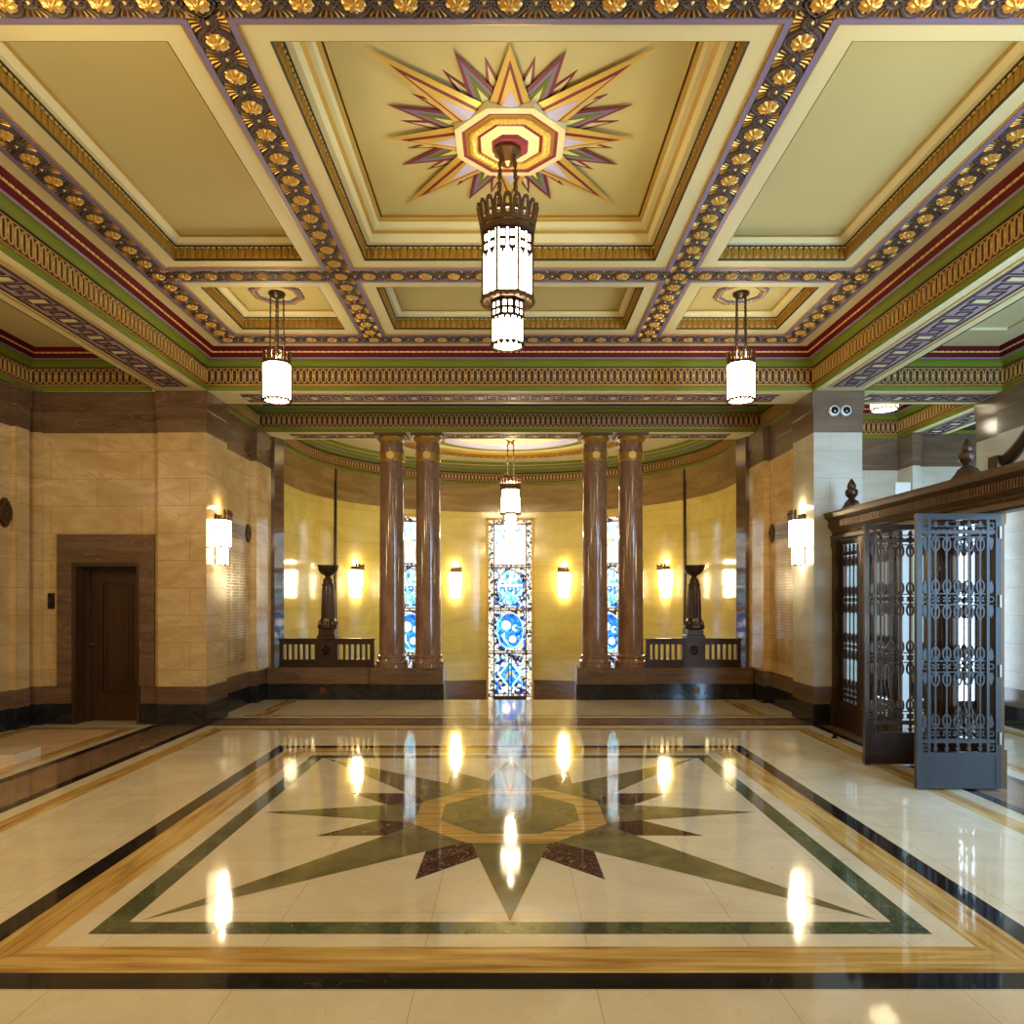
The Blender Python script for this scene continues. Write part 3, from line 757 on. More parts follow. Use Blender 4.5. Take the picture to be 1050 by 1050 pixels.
# ------------------------------------------------------------------ hanging lamps
def chain(p, q, link=.055, r=.0055):
    mb = MB(); p = Vector(p); q = Vector(q); L_ = (q-p).length; n = max(2,int(L_/(link*.8))); d = (q-p)/n
    for i in range(n):
        c = p+d*(i+.5); pts = []
        for k in range(8):
            a = 2*pi*k/8; u = cos(a)*link*.2; v = sin(a)*link*.5
            pts.append((c.x+(u if i%2 else 0), c.y+(0 if i%2 else u), c.z+v))
        mb.tube(pts, r, 5, True)
    return mb
def polyring(r, n, z): return [(r*cos(2*pi*(k+.5)/n), r*sin(2*pi*(k+.5)/n), z) for k in range(n)]
def crown(mb, r0, z0, r1, z1, n, w):
    """flaring coronet of pierced lobes"""
    for k in range(n):
        a = 2*pi*k/n; h = z1-z0
        def P(t,s,o=0):
            r = r0+(r1-r0)*s+o; return (r*cos(a)-t*sin(a), r*sin(a)+t*cos(a), z0+h*s)
        out = [(-w,0),(w,0),(w,.75),(w*.6,.95),(0,1.0),(-w*.6,.95),(-w,.75)]
        inn = [(-w*.35,.2),(w*.35,.2),(w*.4,.65),(w*.25,.78),(0,.82),(-w*.25,.78),(-w*.4,.65)]
        vs = [P(t,s) for t,s in out]+[P(t,s) for t,s in inn]+[P(t,s,.012) for t,s in out]+[P(t,s,.012) for t,s in inn]; m = 7; fs = []
        for i in range(m):
            j = (i+1)%m; fs += [(i,j,m+j,m+i),(2*m+i,2*m+j,3*m+j,3*m+i),(i,j,2*m+j,2*m+i),(m+i,m+j,3*m+j,3*m+i)]
        mb.add(vs,fs)
def shade(r, z0, z1, n=8, rb=None):
    mb = MB(); rb = rb or r
    A = polyring(rb,n,z0); B = polyring(r,n,z1); mb.add(A+B+[(0,0,z0-.012)], [(k,(k+1)%n,n+(k+1)%n,n+k) for k in range(n)]+[(k,(k+1)%n,2*n) for k in range(n)]+[tuple(range(n,2*n))])
    return mb
def ribs(mb, r, z0, z1, n, w=.006):
    for p in polyring(r,n,0): mb.tube([(p[0],p[1],z0),(p[0],p[1],z1)], w, 5)
    for z in (z0,z1): mb.tube(polyring(r,n,z), w*1.3, 5, True)
def tracery(mb, r, zt, h, n):
    """bronze cresting that hangs down over the top of the glass"""
    for k in range(n):
        a0 = 2*pi*(k+.5)/n; a1 = 2*pi*(k+1.5)/n
        p0 = Vector((r*cos(a0),r*sin(a0),0)); p1 = Vector((r*cos(a1),r*sin(a1),0)); am = (a0+a1)/2
        for t in (.28,.72):
            c = p0.lerp(p1,t); d = (p1-p0).normalized()
            for (u0,u1,v0,v1) in ((-.026,-.014,.0,.8),(.014,.026,.0,.8),(-.026,.026,.0,.14),(-.026,.026,.40,.52),(-.022,.022,.74,.88),(-.010,.010,.85,1.0)):
                A = c+d*u0; B = c+d*u1; o = Vector((cos(am),sin(am),0))*.006
                z0 = zt-h*v1; z1 = zt-h*v0
                mb.add([(A.x,A.y,z0),(B.x,B.y,z0),(B.x,B.y,z1),(A.x,A.y,z1),(A.x+o.x,A.y+o.y,z0),(B.x+o.x,B.y+o.y,z0),(B.x+o.x,B.y+o.y,z1),(A.x+o.x,A.y+o.y,z1)],
                       [(0,1,2,3),(4,5,6,7),(0,1,5,4),(1,2,6,5),(2,3,7,6),(3,0,4,7)])
def gallery(mb, r, z, n, b=.02):
    for k in range(n):
        a = 2*pi*k/n; mb.lathe([(.003,-b),(b*.8,-b*.5),(b,0),(b*.8,b*.5),(.003,b)],6,(r*cos(a),r*sin(a),z),cap=False)
lamp_up = []
def big_lamp(name, loc, ztop, label, cat, group=None):
    """loc: point on the crown rim level; two tier lantern under a coronet, four chains to ztop"""
    root = tag(empty(name, loc), label, cat, group); t = ztop-loc[2]
    mb = MB(); mb.lathe([(.10,t),(.105,t-.03),(.07,t-.06),(.05,t-.11),(.015,t-.13)],8,a0=pi/8,a1=pi/8+2*pi); mb.build('canopy', M['bronze_lit'], root)
    lamp_up.append((loc[0],loc[1],loc[2]-.10))
    for sx in (-1,1):
        for sy in (-1,1): chain((sx*.055,sy*.045,t-.07),(sx*.062,sy*.06,-.05)).build('chain', M['bronze'], root, True)
    mb = MB(); mb.lathe([(.17,-.06),(.18,-.06),(.185,-.09),(.17,-.09)],24,cap=False)
    for k in range(4):
        a = pi/4+k*pi/2; mb.bar((0.0,0.0,-.07),(.18*cos(a),.18*sin(a),-.075),.02,.012,(0,0,1))
    crown(mb,.19,-.17,.222,.0,20,.032); mb.lathe([(.20,-.225),(.215,-.215),(.213,-.185),(.195,-.165),(.185,-.165),(.19,-.225)],8,a0=pi/8,a1=pi/8+2*pi,cap=False)
    mb.build('crown', M['lampcrown'], root)
    us = shade(.194,-.69,-.225,8); u = us.build('upper_shade', M['lamp'], root)
    mb = MB(); ribs(mb,.198,-.69,-.225,8,.009); tracery(mb,.201,-.225,.19,8)
    for k in range(8):
        a = 2*pi*k/8; mb.box(*bb((.1835*cos(a)-.004,.1835*sin(a)-.004,-.69),(.1835*cos(a)+.004,.1835*sin(a)+.004,-.40)))
    mb.build('shade_frame', M['lampmetal'], u)
    mb = MB(); gallery(mb,.185,-.70,24,.021); mb.lathe([(.12,-.70),(.20,-.715),(.205,-.69),(.195,-.685)],8,a0=pi/8,a1=pi/8+2*pi,cap=False); mb.build('gallery', M['bronze_lit'], root)
    l = shade(.121,-1.02,-.70,8).build('lower_shade', M['lamp'], root)
    mb = MB(); ribs(mb,.124,-1.02,-.70,8,.006); tracery(mb,.126,-.71,.15,8); gallery(mb,.118,-1.03,16,.016); mb.build('shade_frame', M['lampmetal'], l)
    return root
big_lamp('chandelier',(-.018,5.43,4.497),4.927,'large two tier bronze chandelier with a coronet, hanging under the ceiling sunburst','chandelier')
def small_lamp(name, loc, ztop, label, group=None, plate=True, flush=False):
    """single tier octagonal lantern; loc = bottom centre of glass"""
    root = tag(empty(name, loc), label, 'pendant lamp', group); t = ztop-loc[2]; H = .40 if not flush else .24; r_ = .148 if not flush else .19
    mb = MB(); mb.lathe([(.085,t),(.09,t-.02),(.06,t-.045),(.03,t-.06)],16); mb.build('canopy', M['bronze'], root)
    if plate:
        mb = MB(); A = octa(.27); B = octa(.20)
        mb.ringprism(A,B,t-.02,t-.001)
        p = mb.build('ceiling_plate', M['lilac'], root)
        mb = MB()
        for k in range(8):
            for j in range(5):
                f = (j+.5)/5; Q = octa(.236); mb.lathe([(.018,t-.02),(.014,t-.03),(.003,t-.033)],6,(Q[k][0]*(1-f)+Q[(k+1)%8][0]*f,Q[k][1]*(1-f)+Q[(k+1)%8][1]*f,0))
        mb.build('gilt_studs', M['gold'], p)
    if not flush:
        for (x,y) in ((-.065,-.03),(-.025,.05),(.03,-.05),(.07,.03)): chain((x*.9,y,t-.03),(x,y,H+.07),.032,.0045).build('chain', M['bronze'], root, True)
    mb = MB(); crown(mb,.130,H,.140,H+.135,12,.030)
    for k in range(4): mb.bar((0,0,H+.06),(.13*cos(k*pi/2+.6),.13*sin(k*pi/2+.6),H+.06),.02,.01,(0,0,1))
    mb.lathe([(.135,H-.01),(.153,H),(.151,H+.02),(.13,H+.03)],8,a0=pi/8,a1=pi/8+2*pi,cap=False)
    mb.build('crown', M['bronze_lit'], root)
    if not flush: lamp_up.append((loc[0],loc[1],loc[2]+H+.08))
    g = shade(r_,.01,H,8,r_*.96).build('lamp_shade', M['lampdim'] if flush else M['lamp'], root)
    mb = MB(); ribs(mb,r_+.002,.01,H,8,.008); gallery(mb,r_*.95,0,20,.014)
    for p in polyring(r_+.004,8,0):
        for j in range(9): mb.lathe([(.002,-.012),(.009,0),(.002,.012)],5,(p[0],p[1],.04+j*(H-.06)/8),cap=False)
    mb.build('shade_frame', M['lampmetal'], g)
    return root
small_lamp('pendant_lamp',(-2.525,7.92,3.73),4.90,'single tier bronze pendant lantern hanging in the small coffer on the door side')
small_lamp('pendant_lamp',(2.50,7.92,3.73),4.90,'single tier bronze pendant lantern hanging in the small coffer on the gate side')
big_lamp('pendant_lamp',(.01,14.2,3.93),ZC-.02,'two tier bronze lantern hanging in the apse before the tall stained glass','pendant lamp')
small_lamp('ceiling_lamp',(5.45,10.65,4.33),ZC,'short lit ceiling lamp in the corridor above the gate screen, mostly hidden',None,False,True)

# ------------------------------------------------------------------ wall sconces
sconce_up = []
def sconce(loc, rz, label):
    root = tag(empty('wall_sconce', loc, rz), label, 'wall lamp', None)   # local: wall at y=0, lamp towards -y
    mb = MB(); mb.box(-.10,.10,-.02,-.001,-.33,.33); mb.build('back_plate', M['bronze'], root)
    def tier(w, d, z0, z1, name):
        poly = [(-w,-.021),(-w,-d*.6),(-w*.55,-d),(w*.55,-d),(w,-d*.6),(w,-.021)]
        mb = MB(); mb.prism(poly,z0,z1); g = mb.build(name, M['lamp2'], root)
        mb = MB()
        for (x,y) in poly[1:5]: mb.tube([(x,y-.002,z0),(x,y-.002,z1)],.007,5)
        for z in (z0,z1): mb.tube([(x,y-.002,z) for x,y in poly],.008,5)
        mb.build('shade_frame', M['lampmetal'], g)
    tier(.125,.15,-.10,.26,'upper_shade'); tier(.105,.12,-.33,-.106,'lower_shade')
    mb = MB(); mb.prism([(-.128,-.003),(-.128,-.10),(-.07,-.158),(.07,-.158),(.128,-.10),(.128,-.003)],.26,.275)
    for k in range(5):
        x = -.10+k*.05; y = -.158 if 0<k<4 else -.13
        mb.prism([(x-.023,.245),(x+.023,.245),(x+.023,.345),(x+.012,.375),(x,.385),(x-.012,.375),(x-.023,.345)],y-.008,y+.008,lambda a,b,c:(a,c,b))
        mb.lathe([(.003,-.016),(.015,0),(.003,.016)],6,(x,y-.012,.335),cap=False)
    mb.build('crown', M['bronze_lit'], root)
    q = Matrix.Rotation(rz,3,'Z')@Vector((0,-.06,.42)); sconce_up.append((loc[0]+q.x,loc[1]+q.y,loc[2]+q.z))
    return root
sconce((-HW,9.56,2.36), pi/2, 'two tier lit wall lamp on the left pier beside the doorway bay')
sconce((HW,9.56,2.36), -pi/2, 'two tier lit wall lamp on the right pier beside the metal gates')
for ang, lab in ((-math.radians(56.0),'apse wall lamp between the left torch stand and the left columns'),(-math.radians(18.9),'apse wall lamp left of the tall central stained glass'),
                 (math.radians(18.6),'apse wall lamp right of the tall central stained glass'),(math.radians(56.4),'apse wall lamp between the right columns and the right torch stand')):
    r = AR-.004
    sconce((r*sin(ang),AC+r*cos(ang),1.93), -ang, lab)

# ------------------------------------------------------------------ columns
def column(x, label):
    root = tag(empty('marble_column',(x,11.74,.5)), label, 'column', 'polished columns before the apse')
    H = 3.70
    mb = MB(); mb.lathe([(.255,0),(.255,.05),(.25,.052),(.258,.075),(.25,.10),(.232,.105),(.222,.13),(.228,.15),(.238,.165),(.228,.185),(.212,.19),(.205,.205)],40); mb.build('column_base', M['column'], root, True)
    mb = MB(); mb.lathe([(.205,.205),(.203,1.2),(.196,2.2),(.188,3.28)],40,cap=False); mb.build('shaft', M['column'], root, True)
    mb = MB(); n = 48; vs = []; fs = []
    for z in (3.40,3.585):
        for i in range(n):
            r = .186-(.010 if i%3==0 else 0); a = 2*pi*i/n; vs.append((r*cos(a),r*sin(a),z))
    for i in range(n): fs.append((i,(i+1)%n,n+(i+1)%n,n+i))
    mb.add(vs,fs); cp = mb.build('capital', M['column'], root)
    mb = MB(); mb.lathe([(.19,3.27),(.196,3.28),(.196,3.30),(.192,3.305),(.192,3.385),(.197,3.39),(.197,3.41),(.188,3.412)],40,cap=False)
    mb.lathe([(.186,3.58),(.2,3.59),(.208,3.61),(.225,3.625),(.23,3.64),(.23,3.65)],40,cap=False); mb.build('gilt_collar', M['olive'], cp, True)
    mb = MB(); mb.box(-.25,.25,-.25,.25,3.65,H); mb.build('abacus', M['bronze_lit'], cp)
    mb = MB()
    for k in range(4):
        a = k*pi/2-pi/2
        T = lambda u,v,w: ((.192+w)*cos(a)-u*sin(a),(.192+w)*sin(a)+u*cos(a),3.36+v)
        P6 = [(.072*cos(pi/2+j*pi/3),.072*sin(pi/2+j*pi/3)) for j in range(6)]
        mb.prism([P6[0],P6[2],P6[4]],.0,.012,T); mb.prism([P6[1],P6[3],P6[5]],.0,.010,T)
        mb.prism([(.06*cos(j*pi/6),.06*sin(j*pi/6)) for j in range(12)],-.01,.004,T)
        mb.lathe([(.02,0),(.014,.02),(.002,.024)],8,T(0,.09,0))
    mb.build('star_medallion', M['sungold'], cp)
for px, lab in ((402,'polished brown marble column, outer one of the left pair by the balustrade'),(439,'polished brown marble column, inner one of the left pair nearer the central window'),
                (610,'polished brown marble column, inner one of the right pair nearer the central window'),(646.5,'polished brown marble column, outer one of the right pair by the balustrade')):
    column((px-523)*11.74/750, lab)
# pedestals and low walls (setting)
for s in (-1,1):
    ped = struct(empty('wall_pedestal_left' if s<0 else 'wall_pedestal_right'))
    X = lambda a,b: sorted((s*a,s*b))
    a,b = X(1.05,2.19)
    mb = MB(); mb.box(a,b,11.46,12.02,.245,.5); mb.box(a+.02,b-.02,11.48,12.0,.5,.5005); mb.build('brown_block', M['brown'], ped)
    mb = MB(); mb.box(a-.012,b+.012,11.45,12.03,-.3,.245); mb.build('black_plinth', M['blackm'], ped)
    a,b = X(2.19,3.83)
    mb = MB(); mb.box(a,b,11.53,11.95,.245,.5); mb.build('brown_coping', M['brown'], ped)
    mb = MB(); mb.box(a,b,11.52,11.96,-.3,.245); mb.build('black_base', M['blackm'], ped)
    c = s*2.95
    mb = MB(); mb.box(c-.035,c+.035,11.50,11.52,.10,.19); mb.build('bronze_plate', M['bronze_lit'], ped)  # small bronze plate on the black base
    # balustrade
    side = 'left' if s<0 else 'right'
    c = (2.165+3.665)/2*s+s*.0; hw = .75
    bal = tag(empty('balustrade',(c,11.66,.5)), 'dark bronze balustrade on the low wall at the %s of the columns' % side, 'balustrade', 'bronze balustrades at the stair well')
    mb = MB(); mb.box(-hw,hw,-.05,.05,0,.12); mb.box(-hw-.01,hw+.01,-.06,.06,.0,.03); mb.build('bottom_rail', M['bronze'], bal)
    mb = MB(); mb.box(-hw,hw,-.05,.05,.36,.43); mb.box(-hw-.015,hw+.015,-.065,.065,.43,.455); mb.build('top_rail', M['bronze'], bal)
    mb = MB(); mb.box(-.18,.18,-.08,.08,.0,.455); mb.box(-.19,.19,-.09,.09,0,.1); cb = mb.build('centre_block', M['bronze'], bal)
    mb = MB()
    molding(mb,-.15,.15,.11,.43,-.08,.02,.012)
    for j in range(8):
        a = j*pi/4; mb.lathe([(.002,-.02),(.03,0),(.002,.02)],6,(.05*cos(a),-.085,.27+.06*sin(a)),cap=False)
    mb.lathe([(.002,-.03),(.035,0),(.002,.03)],8,(0,-.09,.27),cap=False); mb.build('foliage_relief', M['bronze'], cb)
    for t in (-1,1):
        mb = MB(); mb.box(t*hw-.06*(t>0),t*hw+.06*(t<0),-.05,.05,.12,.36); mb.build('end_post', M['bronze'], bal)
    for t in (-1,1):
        for k in range(5):
            x = t*(.255+k*.088+.02); mb = MB(); mb.box(x-.016,x+.016,-.03,.03,.12,.36); mb.build('baluster', M['bronze'], bal)
        mb = MB(); 
    # torch stand on the balustrade
    tx = (336.5-523)*11.66/750 if s<0 else (711.5-523)*11.66/750
    tor = tag(empty('torch_stand',(tx,11.66,.955)), 'tall fluted bronze torch stand with a bowl on the %s balustrade' % side, 'torch stand', 'bronze torch stands')
    mb = MB(); mb.lathe([(.20,0),(.20,.05),(.175,.06),(.175,.135),(.165,.15)],4,a0=pi/4,a1=pi/4+2*pi); mb.build('foot_block', M['bronze'], tor)
    mb = MB(); mb.lathe([(.16,.15),(.165,.17),(.165,.2),(.13,.27),(.115,.32)],8,a0=pi/8,a1=pi/8+2*pi)
    for k in range(8):
        a = k*pi/4; mb.lathe([(.003,-.05),(.028,-.01),(.02,.03),(.003,.05)],6,(.135*cos(a),.135*sin(a),.235),cap=False)
    mb.build('leaf_collar', M['bronze'], tor)
    mb = MB(); n = 16; vs = []; fs = []
    pr = [(.115,.32),(.112,.5),(.1,.75),(.09,.83),(.098,.84),(.098,.86),(.08,.88)]
    for r,z in pr:
        for i in range(n*2): a = pi*i/n; rr = r*(1-(.12 if i%4 in (1,2) and z<.83 else 0)); vs.append((rr*cos(a),rr*sin(a),z))
    for j in range(len(pr)-1):
        for i in range(2*n): fs.append((j*2*n+i,j*2*n+(i+1)%(2*n),(j+1)*2*n+(i+1)%(2*n),(j+1)*2*n+i))
    mb.add(vs,fs); mb.build('fluted_shaft', M['bronze'], tor)
    mb = MB(); mb.lathe([(.08,.88),(.075,.93),(.05,.96),(.045,.985),(.06,1.0)],20); mb.build('neck', M['bronze'], tor, True)
    mb = MB(); mb.lathe([(.055,1.0),(.11,1.03),(.15,1.08),(.165,1.14),(.172,1.145),(.172,1.165),(.155,1.165),(.14,1.11),(.09,1.06),(.0,1.045)],28,cap=False); mb.build('bowl', M['bronze'], tor, True)

# ------------------------------------------------------------------ stained glass
def stained_window(name, ang, zt, w=1.0, zb=-.80, full=True):
    """zt top; local x along the wall, y into the room negative"""
    r = AR-.03
    root = struct(empty(name,(r*sin(ang),AC+r*cos(ang),0), -ang), None)
    h = w/2; bz = .14; y0 = -.02
    fr = MB(); fr.box(-h-.05,-h,-.05,.03,zb,zt+.05); fr.box(h,h+.05,-.05,.03,zb,zt+.05); fr.box(-h-.05,h+.05,-.05,.03,zt,zt+.05); fr.box(-h-.05,h+.05,-.05,.03,zb-.05,zb)
    fr.build('marble_reveal', M['goldflat'], root)
    inner = h-.13
    mb = MB()
    mb.box(-inner-.012,-inner+.012,-.04,0,zb,zt); mb.box(inner-.012,inner+.012,-.04,0,zb,zt)
    pz = [zb+.12]; ph = (zt-.1-(zb+.12))/4
    levels = [zb+.12+ph*k for k in range(5)]
    for z in levels:
        mb.box(-h,h,-.04,0,z-.018,z+.014)
        if z < zt-.15: mb.box(-h,h,-.04,0,z+.05,z+.07)
    mb.box(-.045,-.025,-.045,0,zb,levels[1]); mb.box(.025,.045,-.045,0,zb,levels[1])
    mb.build('glazing_bar', M['bronze_lit'], root)
    mb = MB(); mb.box(-h,h,.0,.02,zt-.1,zt); mb.build('top_pane', M['g_border'], root)
    for s in (-1,1):
        mb = MB(); a,b = sorted((s*(inner+.012),s*h)); mb.box(a,b,-.02,.0,zb,zt-.1); mb.build('border_pane', M['g_border'], root)
    for k in range(4):
        z0 = levels[k]+(.07 if k else .012); z1 = levels[k+1]-.012; zc = (z0+z1)/2; hh = (z1-z0)/2
        mb = MB(); mb.box(-inner+.012,inner-.012,-.02,0,z0,z1)
        p = mb.build('mosaic_pane', M['g_mosaic'] if k<3 else M['g_white'], root)
        T = lambda a,b,c: (a,-.021-c,zc+b)
        if k: 
            mb = MB(); mb.box(-inner+.012,inner-.012,-.02,0,levels[k]+.012,levels[k]+.05); mb.build('band_pane', M['g_border'], root)
        if k == 0:
            for sx in (1,):
                mb = MB(); mb.ringprism([(-.27,0),(0,-.36),(.27,0),(0,.36)],[(-.22,0),(0,-.29),(.22,0),(0,.29)],0,.004,T); mb.build('diamond_border', M['g_teal'], p)
                mb = MB(); mb.prism([(-.22,0),(0,-.29),(.22,0),(0,.29)],0,.003,T); mb.build('diamond_pane', M['g_blue'], p)
                mb = MB(); mb.prism([(-.14,-.08),(-.07,.04),(0,.1),(.07,.04),(.14,-.08),(.05,-.03),(0,.02),(-.05,-.03)],0,.006,T); mb.build('amber_pane', M['g_amber'], p)
        else:
            N = 32; ow, oh = inner*.80, hh*.88
            E = lambda f: [(ow*f*cos(2*pi*i/N),oh*f*sin(2*pi*i/N)) for i in range(N)]
            if k < 3:
                mb = MB(); mb.prism(E(1),0,.003,T); mb.build('oval_pane', M['g_blue'] if k==1 else M['g_cyan'], p)
                mb = MB(); mb.ringprism(E(1.05),E(1),0,.008,T); mb.build('oval_lead', M['gate'] if k==2 else M['g_teal'], p)
            if k == 1:
                D = lambda cx,cy,r: [(cx+r*cos(2*pi*i/20),cy+r*sin(2*pi*i/20)) for i in range(20)]
                for nm,cx,cy,r in (('sun_pane',-.09,.12,.105),('moon_pane',.12,.06,.07),('cloud_pane',.06,-.2,.08)):
                    mb = MB(); mb.prism(D(cx,cy,r),0,.006,T); mb.build(nm, M['g_pure'], p)
                mb = MB(); mb.prism(D(.155,.06,.05),0,.008,T); mb.build('night_pane', M['g_blue'], p)
                mb = MB(); mb.prism([(-.2,-.12),(-.08,-.28),(.0,-.33),(-.12,-.2),(-.12,-.05)],0,.006,T); mb.build('cloud_pane', M['g_pure'], p)
            if k == 2:
                for j in range(6):
                    mb = MB(); x = -.22+j*.088; mb.box(x-.018,x+.018,-.03,-.024,zc-.10,zc+.02); mb.build('arcade_pane', M['g_blue'], p)
                mb = MB(); mb.box(-.26,.26,-.03,-.024,zc+.03,zc+.07); mb.build('roof_pane', M['g_pure'], p)
            if k == 3:
                mb = MB()
                for sx in (-1,1): mb.bar((0,-.026,zc+.12),(sx*.14,-.026,zc-.36),.036,.006,(0,1,0))
                mb.bar((-.04,-.026,zc+.02),(.04,-.026,zc+.02),.03,.006); mb.build('compass_pane', M['g_amber'], p)
                mb = MB()
                for j in range(9):
                    a = pi*j/8; mb.prism([(.2*cos(a)+.025*cos(q*pi/3),.26+.07*sin(a)+.02*sin(q*pi/3)) for q in range(6)],0,.004,T)
                mb.build('garland_pane', M['g_teal'], p)
    return root
stained_window('window_1', WIN_A[0], 3.40); stained_window('window_2', WIN_A[1], 3.40); stained_window('window_3', WIN_A[2], 3.40)

# ------------------------------------------------------------------ gates and screen
XS = 4.10
def lattice(root, w, h, mats, kick=.29, solid_bars=True):
    """bronze grille in the local xz plane, x 0..w, thickness along y"""
    t = .022
    fr = MB(); sw = .045
    fr.box(0,sw,-t,t,0,h); fr.box(w-sw,w,-t,t,0,h); fr.box(sw,w-sw,-t,t,h-.05,h)
    zt, zb = h-.15, kick+.10
    fr.box(sw,w-sw,-.016,.016,zt-.018,zt+.012); fr.box(sw,w-sw,-.016,.016,zb-.012,zb+.018); fr.box(sw,w-sw,-t,t,kick-.02,kick+.012)
    b = w*.15
    for x in (b,w-b): fr.box(x-.012,x+.012,-.018,.018,kick,h-.05)
    for x in ((sw+b)/2,w-(sw+b)/2):
        for z in ((zt+h-.05)/2,(zb+kick)/2):
            s1 = min((b-sw)/2,.045)*.85; fr.ringprism([(x-s1,z-s1),(x+s1,z-s1),(x+s1,z+s1),(x-s1,z+s1)],[(x-s1*.5,z-s1*.5),(x+s1*.5,z-s1*.5),(x+s1*.5,z+s1*.5),(x-s1*.5,z+s1*.5)],-.012,.012,lambda a,c,d:(a,d,c))
    fr.build('gate_frame', mats, root)
    kp = MB(); kp.box(sw*.6,w-sw*.6,-.018,.018,.0,kick-.01); kp.box(sw*.4,w-sw*.4,-t*.9,t*.9,0.002,.05); kp.build('kick_plate', mats, root)
    x0,x1 = b+.012,w-b-.012; n = max(2,round((x1-x0)/.088)); st = (x1-x0)/n
    for i in range(n):
        x = x0+(i+.5)*st; mb = MB(); mb.box(x-.007,x+.007,-.007,.007,zb,zt)
        z = zb+.04
        while z < zt: mb.lathe([(.003,-.012),(.0105,0),(.003,.012)],5,(x,0,z),cap=False); z += .05
        mb.build('bar', mats, root)
    rows = [.455,1.015,1.576,2.14]
    for r_i,z in enumerate(rows):
        mb = MB(); T = lambda a,c,d: (a,d,c)
        for zz in (z-.046,z+.046): mb.box(x0,x1,-.006,.006,zz-.005,zz+.005)
        for i in range(n):
            x = x0+(i+.5)*st; R_ = .042
            for f in (0,pi):
                tri = [(x+R_*sin(f+j*2*pi/3),z+R_*cos(f+j*2*pi/3)) for j in range(3)]; tr2 = [(x+R_*.6*sin(f+j*2*pi/3),z+R_*.6*cos(f+j*2*pi/3)) for j in range(3)]
                mb.ringprism(tri,tr2,-.008,.008,T)
            ups = [1,-1] if 0<r_i<3 else ([-1] if r_i==3 else [1])
            for u in ups:
                cz = z+u*.105
                o = [(x+.038*cos(q*pi/6),cz+.062*sin(q*pi/6)) for q in range(12)]; ii = [(x+.026*cos(q*pi/6),cz+.050*sin(q*pi/6)) for q in range(12)]
                mb.ringprism(o,ii,-.008,.008,T)
                lf = [(x-.014,cz-u*.03),(x,cz+u*.0),(x+.014,cz-u*.03),(x,cz-u*.06)]; mb.prism(lf,-.01,.01,T)
        for xs_ in ((sw+b)/2,w-(sw+b)/2):
            ro = min(.032,(b-sw)/2*.9)
            mb.ringprism([(xs_+ro*cos(q*pi/6),z+ro*sin(q*pi/6)) for q in range(12)],[(xs_+ro*.6*cos(q*pi/6),z+ro*.6*sin(q*pi/6)) for q in range(12)],-.01,.01,T)
            for u in ((1,-1) if 0<r_i<3 else ((-1,) if r_i==3 else (1,))):
                mb.prism([(xs_-ro*.5,z+u*.05),(xs_+ro*.5,z+u*.05),(xs_+ro*.85,z+u*.09),(xs_+ro*.5,z+u*.13),(xs_,z+u*.16),(xs_-ro*.5,z+u*.13),(xs_-ro*.85,z+u*.09)],-.01,.01,T)
        mb.build('star_band', mats, root)
    mb = MB()
    for zz,u in ((zt+.012,1),(zb-.012,-1)):
        mb = MB(); mb.box(x0,x1,-.006,.006,zz-u*.012,zz+u*.002)
        for i in range(n):
            x = x0+(i+.5)*st; mb.prism([(x-.016,zz),(x+.016,zz),(x+.006,zz+u*.03),(x+.02,zz+u*.045),(x,zz+u*.085),(x-.02,zz+u*.045),(x-.006,zz+u*.03)],-.008,.008,lambda a,c,d:(a,d,c))
        mb.build('spearhead_rail', mats, root)
def hinges(root, x, mats):
    for z in (.42,.98,1.56,2.13):
        mb = MB(); mb.lathe([(.012,-.05),(.012,.05)],10,(x,-.03,z)); mb.build('hinge', mats, root, True)
M['hinge'] = plain('worn_steel', S(170,170,172), .35, .8)
g = tag(empty('gate_leaf',(3.385,6.105,.012)), 'open bronze gate leaf nearest the viewer, pale bluish in the daylight', 'gate', 'open grille gates'); lattice(g,.70,2.29,M['gate']); hinges(g,.685,M['hinge'])
g = tag(empty('gate_leaf',(3.385,7.0,.012)), 'dark open bronze gate leaf standing behind the bluish nearest one', 'gate', 'open grille gates'); lattice(g,.70,2.29,M['bronze'])
g = tag(empty('gate_leaf',(XS,7.68,.012),pi/2), 'closed bronze gate leaf in the screen, half hidden behind the dark open leaf', 'gate', 'open grille gates'); lattice(g,.66,2.29,M['bronze'])
scr = tag(empty('gate_screen',(XS,6.5,0)), 'long bronze screen with moulded lintel and urn finials, between the right pier and frame edge', 'screen')
yb, ye = 4.2-6.5, 9.18-6.5
mb = MB()
pf = [(-.07,2.31),(-.085,2.33),(-.085,2.37),(-.06,2.38),(-.06,2.42),(-.10,2.47),(-.10,2.55),(-.15,2.59),(-.165,2.63),(-.165,2.655),(.165,2.655),(.165,2.63),(.15,2.59),(.10,2.55),(.10,2.47),(.06,2.42),(.06,2.38),(.085,2.37),(.085,2.33),(.07,2.31)]
mb.prism(pf, yb, ye, lambda a,b,c:(a,c,b)); lin = mb.build('lintel', M['lintel'], scr)
mb = MB(); y = yb+.02
while y < ye-.02:
    mb.box(-.112,-.095,y,y+.022,2.475,2.545); y += .038
mb.build('fluting', M['bronze_lit'], lin)
mb = MB(); y = yb+.02
while y < ye-.02:
    mb.lathe([(.002,-.016),(.012,0),(.002,.016)],5,(-.065,y,2.40),cap=False); y += .03
mb.build('leaf_moulding', M['bronze_lit'], lin)
